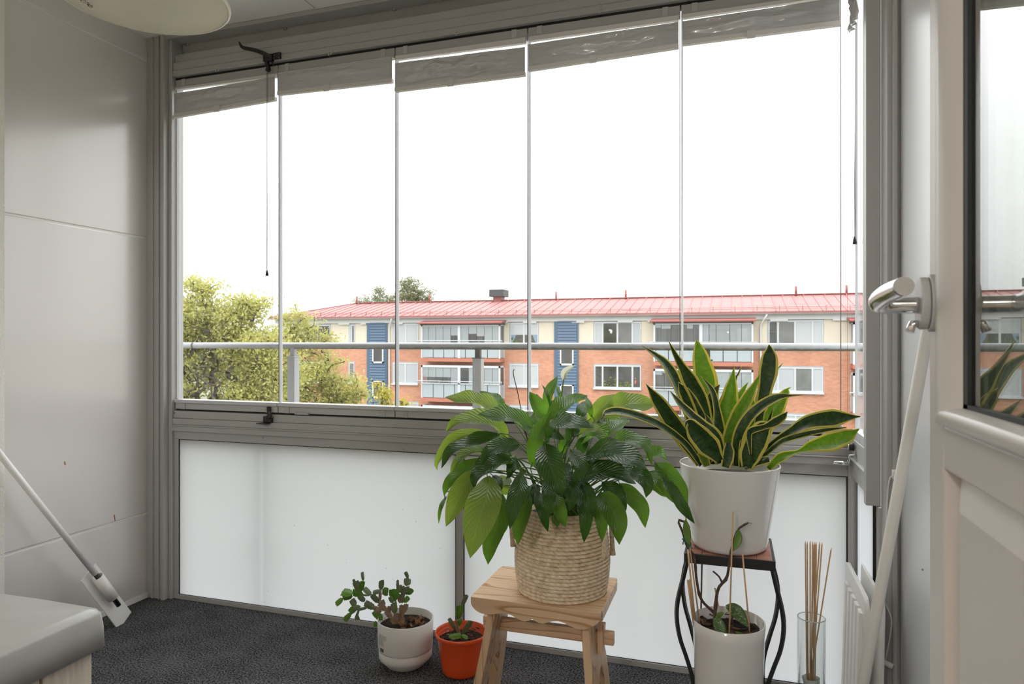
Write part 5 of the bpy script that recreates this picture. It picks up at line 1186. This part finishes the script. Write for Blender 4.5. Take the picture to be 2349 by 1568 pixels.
# windows: (px left, px right, floor, list of (share of width, filling))
def window(p0, p1, zt, zb, lights, sill=True):
    x0, x1 = BX(p0), BX(p1); f = MB(); fw = .085; W = x1-x0
    f.box(x0,x1,YB-.03,YB+.04,zt-fw,zt); f.box(x0,x1,YB-.03,YB+.04,zb,zb+fw)
    tot = sum(a for a, _ in lights); x = x0; edges = [x0]
    for a, _ in lights: x += W*a/tot; edges.append(x)
    for k, x in enumerate(edges):
        f.box(x-(0 if k == 0 else fw*.62), x+(0 if k == len(edges)-1 else fw*.62), YB-.03,YB+.04,zb+fw,zt-fw)
    if sill: f.box(x0-.08,x1+.04,YB-.14,YB+.02,zb-.10,zb+.01)
    fo = f.build('window', 'far_frame', bl)
    d = MB(); d.box(x0-.05,x1+.05,YB-.012,YB-.002,zt,zt+.07); d.box(x0-.07,x0,YB-.012,YB-.002,zb,zt); d.box(x1,x1+.03,YB-.012,YB-.002,zb,zt); d.build('reveal', 'far_grey', fo)
    for (a, kind), l_, r_ in zip(lights, edges, edges[1:]):
        l2, r2, t2, b2 = l_+fw*.55, r_-fw*.55, zt-fw*.9, zb+fw*.9
        base = {'W':'blind_white','G':'blind_grey','D':'pane_dark','M':'pane_mid','C':'pane_dark','P':'pane_dark','H':'pane_mid'}[kind]
        MB().box(l2,r2,YB-.005,YB+.003,b2,t2).build('pane', base, fo)
        if kind == 'C':                            # roller blind half way and a drawn-back curtain
            MB().box(l2,r2,YB-.010,YB-.0055,b2+.48*(t2-b2),t2).build('roller_blind', 'blind_white', fo)
            c_ = MB(); s_ = 1 if l_ > x0+W*.4 else -1; xx = r2 if s_ > 0 else l2
            c_.prism([(xx,YB-.0095,b2+.5*(t2-b2)),(xx-s_*.42*(r2-l2),YB-.0095,b2+.5*(t2-b2)),(xx-s_*.2*(r2-l2),YB-.0095,b2+.15*(t2-b2)),(xx,YB-.0095,b2)], (0,.004,0)); c_.build('curtain', 'curtain_blue', fo, fix=True)
        if kind in 'CP':
            c_ = MB(); rnd = random.Random(int(p0*7+l_*13))
            for q in range(16 if kind == 'P' else 9):
                c_.ico((l2+(r2-l2)*rnd.random(), YB-.012, b2+abs(rnd.gauss(0,.2))*(t2-b2)+.03), rnd.uniform(.04,.10), 1, (1,.12,1))
            c_.build('window_plant', 'room_plant', fo)
        if kind == 'H':
            MB().box(l2,l2+.4*(r2-l2),YB-.010,YB-.0055,b2,t2).build('curtain', 'curtain_pale', fo)
    return fo
T1, B1 = 2.33, .80; T2, B2 = -.40, -1.84; T3, B3 = -3.15, -4.6
# top floor
window(700,758,2.30,1.0,[(1,'D'),(1,'D')]); window(802,814,2.30,.95,[(.35,'G'),(.65,'M')])
window(903,960,T1,B1,[(1,'W'),(1,'W')]); window(1171,1235,T1,B1,[(1,'C'),(1.05,'C')])
window(1364,1470,T1,B1,[(.55,'G'),(1,'D'),(1,'M'),(.55,'G')]); window(1763,1888,T1,B1,[(.55,'D'),(1,'M'),(1,'W'),(.6,'W')])
# second and third row
window(690,755,T2,B2,[(1,'M'),(1,'D')]); window(801,813,T2,B2,[(1,'M')])
window(902,959,T2,B2,[(1,'G'),(1,'G')]); window(1170,1235,T2,B2,[(1,'W'),(1,'W')])
pw = window(1364,1470,T2,B2,[(.55,'D'),(1,'P'),(1,'P'),(.55,'D')]); window(1763,1888,T2,B2,[(.55,'W'),(1,'G'),(1,'M'),(.6,'W')])
for p0, p1 in ((903,960),(1170,1235),(1364,1470),(1763,1888)): window(p0,p1,T3,B3,[(1,'W'),(1,'G')])
q = MB(); x = BX(1458); q.ico((x,YB-.012,B2+.38),.07,1,(1,.15,2.2)); q.ico((x-.02,YB-.012,B2+.62),.05,1,(1,.15,1)); q.build('window_ornament', 'far_flower', pw)
q = MB(); x = BX(1402); q.ico((x,YB-.016,T1-.62),.16,1,(.6,.12,1)); q.ico((x-.08,YB-.016,T1-.52),.10,1,(1,.12,.7)); q.build('window_ornament', 'far_white', pw)
# projecting glazed balconies, one per floor in two columns
def balcony(p0, p1, zt, zslab, lights, roof=False, mid=None):
    yf = YB-.95; x0, x1 = BX(p0, yf), BX(p1, yf); zr = zslab+1.02; zg = zslab+.06
    s_ = MB(); s_.box(x0,x1,yf-.02,YB,zslab-.22,zslab+.02); o = s_.build('balcony', 'slab_red', bl)
    g = MB()
    for x in (x0,x1-.10): g.box(x,x+.10,yf,yf+.10,zslab,zt)
    g.box(x0,x1,yf,yf+.10,zt-.14,zt); g.box(x0,x1,yf-.02,yf+.08,zr-.05,zr+.02); g.box(x0,x0+.08,yf,YB,zt-.12,zt); g.box(x1-.08,x1,yf,YB,zt-.12,zt)
    g.box(x0,x0+.04,YB-.1,YB,zslab,zt); g.box(x1-.04,x1,YB-.1,YB,zslab,zt)
    if mid is not None: xm = x0+(x1-x0)*mid; g.box(xm-.09,xm+.09,yf-.02,yf+.10,zslab,zt)
    g.build('frame', 'far_frame', o)
    p = MB(); n = 7
    for k in range(n): p.box(x0+.1+(x1-x0-.2)*k/n+.025, x0+.1+(x1-x0-.2)*(k+1)/n-.025, yf+.02,yf+.05,zslab+.05,zr-.06)
    p.box(x0+.02,x0+.05,yf+.1,YB-.05,zslab+.05,zr-.06); p.box(x1-.05,x1-.02,yf+.1,YB-.05,zslab+.05,zr-.06)
    p.build('parapet_panel', 'parapet_glass', o)
    r = MB(); r.tube([(x0-.22,yf-.28,zr+.16),(x1+.22,yf-.28,zr+.16)], .03, 6); r.tube([(x0-.22,yf-.28,zr+.16),(x0-.1,yf,zr-.1)], .02, 5); r.tube([(x1+.22,yf-.28,zr+.16),(x1+.1,yf,zr-.1)], .02, 5)
    for k in range(9): x = x0+(x1-x0)*k/8; r.bar((x,yf-.28,zr+.16),(x,yf-.02,zr-.02),.025)
    r.build('railing', 'far_frame', o)
    MB().box(x0+.1,x1-.1,YB-.03,YB-.005,zslab,zt-.1).build('back_wall', 'pane_mid', o)
    dk = MB()
    for k in range(3): xx = x0+(x1-x0)*(.12+.3*k); dk.box(xx,xx+.9,YB-.05,YB-.032,zslab+(.0 if k == 1 else .9),zt-.35)
    dk.build('inner_window', 'pane_dark', o)
    gl = MB(); bd = {'blind_grey': MB(), 'blind_white': MB()}; ftop = zt-.14; fbot = zr+.02; used = set()
    for a, b, kind, frac in lights:
        xa, xb = x0+(x1-x0)*a, x0+(x1-x0)*b
        gl.box(xa+.012,xb-.012,yf+.02,yf+.035,fbot,ftop)
        if kind: bd[kind].box(xa+.015,xb-.015,yf+.05,yf+.06,ftop-(ftop-fbot)*frac,ftop); used.add(kind)
    gl.build('glazing', 'far_glass', o)
    for k in bd:
        if k in used: bd[k].build('blind', k, o)
        else: bd[k].bm.free()
    e = MB(); e.box(x0+.02,x0+.04,yf+.1,YB-.1,fbot,ftop); e.box(x1-.04,x1-.02,yf+.1,YB-.1,fbot,ftop); e.build('side_glazing', 'far_glass', o)
    if roof:
        r = MB(); r.hexa([(x0-.2,yf-.25,zt+.02),(x1+.15,yf-.25,zt+.02),(x1+.15,YB,zt+.18),(x0-.2,YB,zt+.18)], [(x0-.2,yf-.25,zt+.10),(x1+.15,yf-.25,zt+.10),(x1+.15,YB,zt+.28),(x0-.2,YB,zt+.28)])
        r.build('balcony_roof', 'roof_trim', o); r = MB(); r.box(x0-.05,x1+.02,yf-.05,YB,zt-.06,zt+.03); r.build('roof_edge', 'chimney_dark', o)
def spans(us, kinds):
    a, b = us[0], us[-1]; return [((l_-a)/(b-a),(r_-a)/(b-a),k[0],k[1]) for l_, r_, k in zip(us, us[1:], kinds)]
g_, w_, no = ('blind_grey',1.), ('blind_white',1.), (None,0)
L1 = spans([388,450,512,575,640,703,790,857,920,985,1050], [g_,g_,g_,g_,('blind_grey',.56),g_,('blind_white',.46),('blind_white',.6),w_,w_])
L2 = spans([388,450,512,575,640,712,790,857,920,985,1050], [('blind_white',.62)]*4+[('blind_grey',.98),no,w_,w_,w_,w_])
balcony(966,1147,2.25,-.03,L1,True,.49); balcony(966,1147,-.50,-2.72,L2,False,.49); balcony(966,1147,-3.2,-5.4,L1,False,.49)
R1 = spans([400,470,560,620,700,760,820,900,960,1080,1180,1280], [('blind_white',.14),('blind_white',.2),no,no,('blind_white',.2),no,g_,g_,g_,g_,g_])
R2 = spans([400,480,540,600,700,760,820,900,960,1080,1180,1280], [('blind_white',.2),('blind_white',.1),no,no,no,w_,w_,w_,w_,w_,w_])
balcony(1499,1728,2.25,-.13,R1,True,.485); balcony(1499,1728,-.55,-2.82,R2,False,.485); balcony(1499,1728,-3.3,-5.5,R2,False,.485)
balcony(1957,2180,2.2,-.2,R1,True,.485); balcony(1957,2180,-.65,-2.9,R2,False,.485)

# ---------------------------------------------------------------- ground, trees
mat('grass_green', (.135,.14,.10), rough=1, noise_amt=.4, noise_scale=.6)
struct(MB().box(-700,500,3.5,900,-9.7,-9.5).build('ground', 'grass_green'), 'green lawn of the yard below between the two houses', 'ground')
mat('bark', (.085,.07,.05), rough=.95, noise_amt=.3, noise_scale=8)
mat('leaf_spring', (.35,.345,.11), rough=.6, noise_amt=.28, noise_scale=1.2, trans=.45, trans_col=(.48,.475,.14))
mat('leaf_yellow', (.32,.29,.03), rough=.6, noise_amt=.2, noise_scale=2, trans=.45, trans_col=(.45,.40,.05))
mat('leaf_far', (.14,.155,.065), rough=.7, noise_amt=.2, noise_scale=1, trans=.3, trans_col=(.24,.25,.11))
def tree(name, base, blobs, ntip, nleaf, lsize, leafmat, label, seed, spread=.30, r0=.16, gap=0.):
    """blobs: (px, py, radius px, distance). Twig tips fill the blobs; every tip is joined to the nearest branch."""
    rnd = random.Random(seed); root = thing(name, base, label, 'tree', 'trees seen through the glazing')
    tips = []
    wts = [b[2]**2 for b in blobs]
    while len(tips) < ntip:
        b = rnd.choices(blobs, wts)[0]; c = atD(b[0],b[1],b[3]); R = b[2]*b[3]/FPX
        v = Vector((rnd.gauss(0,1),rnd.gauss(0,1),rnd.gauss(0,1))).normalized()*R*(rnd.random()**.45); v.y *= 1.15
        tips.append(c+v)
    cen = sum(tips, Vector())/len(tips); base = Vector(base)
    zlow = min(p.z for p in tips)
    trunk = spline([base, base.lerp(cen,.35)+Vector((.1,.1,0)), Vector((cen.x,cen.y,min(zlow,cen.z)-.2)), cen], 16)
    nodes = [(p, None, 0) for p in trunk]; par = [i-1 for i in range(len(trunk))]; P = list(trunk); w = [0]*len(trunk)
    order = sorted(range(len(tips)), key=lambda i: (tips[i]-trunk[-4]).length)
    tipnode = []
    for i in order:
        p = tips[i]; best = min(range(3,len(P)), key=lambda k: (P[k]-p).length + .35*max(0,P[k].z-p.z)); q = P[best]; d = (p-q).length
        n = max(1,min(5,int(d/.28))); last = best
        for k in range(1,n+1):
            f_ = k/n; pt = q.lerp(p,f_)+Vector((rnd.gauss(0,.05),rnd.gauss(0,.05),rnd.gauss(0,.05)+.10*math.sin(PI*f_)*min(d,1)))*(1 if k < n else 0)
            P.append(pt); par.append(last); w.append(0); last = len(P)-1
        tipnode.append(last)
    for i in tipnode:
        k = i
        while k >= 0: w[k] += 1; k = par[k]
    t = MB(); R = lambda k: min(r0, .004+.0062*math.sqrt(max(w[k],1)) )
    t.tube(trunk, [R(k)*1.15 for k in range(len(trunk))], 7); tr = t.build('trunk', 'bark', root)
    t = MB()
    for k in range(len(trunk), len(P)): t.tube([P[par[k]],P[k]], [min(R(par[k]),R(k)*1.7),R(k)], 4, caps=False)
    t.build('branches', 'bark', root)
    t = MB()
    for k in tipnode:
        c = P[k]
        if gap and noise.noise(c*.55+Vector((seed,0,0))) < gap: continue
        up = par[k]
        for _ in range(nleaf):
            o = c.lerp(P[up], rnd.random()*.8)+Vector((rnd.gauss(0,spread),rnd.gauss(0,spread),rnd.gauss(0,spread*.55)))*.55
            a = Vector((rnd.gauss(0,1),rnd.gauss(0,1),rnd.gauss(0,1))).normalized(); b = a.cross(Vector((rnd.gauss(0,1),rnd.gauss(0,1),rnd.gauss(0,1)))).normalized()
            s_ = lsize*rnd.uniform(.6,1.3); n_ = a.cross(b)*s_*.12
            v = [t.bm.verts.new(o+a*s_*x+b*s_*y+n_*z) for x, y, z in ((-.6,0,0),(0,-.34,1),(.7,0,0),(0,.34,1))]
            t._f(v)
    f = t.build('foliage', leafmat, root); f['kind'] = 'stuff'
    return root
D = 17.
tree('broad_tree', tuple(atD(520,1700,D).xy.to_3d()+Vector((0,0,-9.5))), [(440,725,62,D),(430,790,60,D),(450,660,30,D),(545,700,34,D),(640,860,60,D),(375,760,95,D),(500,740,62,D),(470,660,30,D),(555,775,70,D),(610,790,60,D),(585,705,36,D),(420,850,90,D),(520,860,85,D),(610,860,70,D),(480,940,90,D),(590,950,90,D),(300,850,110,D),(350,950,110,D)],
     1350, 44, .072, 'leaf_spring', 'large spring tree with yellow-green leaves filling the left panes', 5, r0=.2, gap=-.30)
D = 20.
tree('bushy_tree', tuple(atD(720,1700,D).xy.to_3d()+Vector((0,0,-9.5))), [(690,735,42,D),(735,780,38,D),(665,800,45,D),(760,860,55,D),(700,880,65,D),(790,905,50,D),(680,960,80,D),(770,970,80,D),(820,895,24,D)],
     460, 38, .075, 'leaf_spring', 'rounded spring tree before the left end of the brick house', 8, r0=.16, gap=-.4)
D = 14.
tree('young_tree', tuple(atD(893,1900,D).xy.to_3d()+Vector((0,0,-9.5))), [(880,905,18,D),(872,930,22,D),(905,940,26,D),(868,880,8,D),(925,925,14,D)], 60, 26, .045, 'leaf_yellow', 'thin young tree with yellow leaves before the left blue stair bay', 11, spread=.16, r0=.05)
D = 66.
tree('slender_tree', tuple(atD(943,860,D).xy.to_3d()+Vector((0,0,-9.5))), [(940,655,26,D),(935,690,34,D),(975,675,20,D),(960,700,30,D)], 200, 34, .14, 'leaf_far', 'tall bare-looking tree rising above the roof right of the second pane edge', 13, spread=.5, r0=.22)
D = 76.
tree('slender_tree', tuple(atD(870,860,D).xy.to_3d()+Vector((0,0,-9.5))), [(868,676,20,D),(880,700,30,D),(897,690,16,D)], 110, 30, .14, 'leaf_far', 'low airy tree top above the roof left of the second pane edge', 14, spread=.5, r0=.2)
D = 88.
tree('slender_tree', tuple(atD(832,860,D).xy.to_3d()+Vector((0,0,-9.5))), [(833,684,13,D),(815,690,10,D),(840,705,24,D)], 60, 28, .13, 'leaf_far', 'smallest tree top above the left end of the red roof', 15, spread=.45, r0=.16)
for k, (px, py, r_, D) in enumerate(((430,800,46,74.),(520,815,52,82.),(600,800,40,90.),(370,815,50,66.))):
    tree('distant_tree', tuple(atD(px,950,D).xy.to_3d()+Vector((0,0,-9.5))), [(px,py,r_,D),(px+18,py+30,r_,D),(px-20,py+40,r_,D)], 90, 30, .34, 'leaf_far',
        ['hazy tree far behind the big spring tree, beside the first pane edge','hazy tree far behind the middle of the big spring tree','hazy tree far off by the left end of the brick block','hazy tree far off at the left window post'][k], 30+k, spread=1.3, r0=.25)
lh = thing('low_house', (-36,48,-9.5), 'low brick house with red roof glimpsed through the big spring tree', 'house')
a_, b_ = atD(545,905,60.), atD(650,905,60.)
MB().box(a_.x,b_.x-3,a_.y,a_.y+8,-9.5,-4.2).build('wall', 'brick', lh)
t = MB(); t.hexa([(a_.x-.5,a_.y-.6,-4.2),(b_.x-2.5,a_.y-.6,-4.2),(b_.x-2.5,a_.y+8.6,-4.2),(a_.x-.5,a_.y+8.6,-4.2)],[(a_.x+1,a_.y+4,-2.6),(b_.x-4,a_.y+4,-2.6),(b_.x-4,a_.y+4.1,-2.6),(a_.x+1,a_.y+4.1,-2.6)]); t.build('roof', 'roof_red', lh)
for k in range(3):
    xx = a_.x+1.2+k*3.2
    if xx+1.4 < b_.x-3.2: MB().box(xx,xx+1.4,a_.y-.04,a_.y+.05,-6.4,-5.0).build('window', 'far_frame', lh)
D = 30.
tree('hedge_tree', tuple(atD(1180,1100,D).xy.to_3d()+Vector((0,0,-9.5))), [(1180,1010,42,D),(1240,1030,45,D),(1120,1020,40,D)], 120, 18, .12, 'leaf_spring', 'green tree top low before the house, mirrored in the door glass', 21, spread=.5, r0=.12)

# ---------------------------------------------------------------- sky: overcast, brighter overhead
W = bpy.data.worlds.new('overcast_sky'); S.world = W; W.use_nodes = True
n = W.node_tree.nodes; l = W.node_tree.links; bg = n['Background']
tc = n.new('ShaderNodeTexCoord'); sp = n.new('ShaderNodeSeparateXYZ'); l.new(tc.outputs['Generated'], sp.inputs[0])
mr = n.new('ShaderNodeMapRange'); mr.inputs[1].default_value = 0; mr.inputs[2].default_value = 1; mr.inputs[3].default_value = .21; mr.inputs[4].default_value = 1.; l.new(sp.outputs['Z'], mr.inputs[0])
mp = n.new('ShaderNodeMapping'); mp.inputs['Scale'].default_value = (1,1,3.5); l.new(tc.outputs['Generated'], mp.inputs['Vector'])
nz = n.new('ShaderNodeTexNoise'); nz.inputs['Scale'].default_value = 2.2; nz.inputs['Detail'].default_value = 4; l.new(mp.outputs['Vector'], nz.inputs['Vector'])
m2 = n.new('ShaderNodeMapRange'); m2.inputs[1].default_value = .3; m2.inputs[2].default_value = .7; m2.inputs[3].default_value = .95; m2.inputs[4].default_value = 1.05; l.new(nz.outputs['Fac'], m2.inputs[0])
mm = n.new('ShaderNodeMath'); mm.operation = 'MULTIPLY'; l.new(mr.outputs[0], mm.inputs[0]); l.new(m2.outputs[0], mm.inputs[1])
ms = n.new('ShaderNodeMath'); ms.operation = 'MULTIPLY'; ms.inputs[1].default_value = SKY; l.new(mm.outputs[0], ms.inputs[0])
bg.inputs['Color'].default_value = (.985,.992,1,1); l.new(ms.outputs[0], bg.inputs['Strength'])

# ---------------------------------------------------------------- camera
cam = bpy.data.cameras.new('camera'); co = bpy.data.objects.new('camera', cam); COL.objects.link(co)
co.location = (0,0,EYE); co.rotation_euler = (PI/2,0,TH); cam.sensor_width = 36; cam.lens = FPX/2349*36
cam.shift_y = -3/2349; cam.clip_start = .02; cam.clip_end = 500
cam.dof.use_dof = True; cam.dof.focus_distance = 2.3; cam.dof.aperture_fstop = 9
S.camera = co
S.view_settings.view_transform = 'Standard'; S.view_settings.look = 'None'; S.view_settings.gamma = 1; S.view_settings.use_curve_mapping = False
S.view_settings.exposure = EXPO
S.cycles.diffuse_bounces = 8; S.cycles.transparent_max_bounces = 24; S.cycles.max_bounces = 16; S.cycles.glossy_bounces = 6
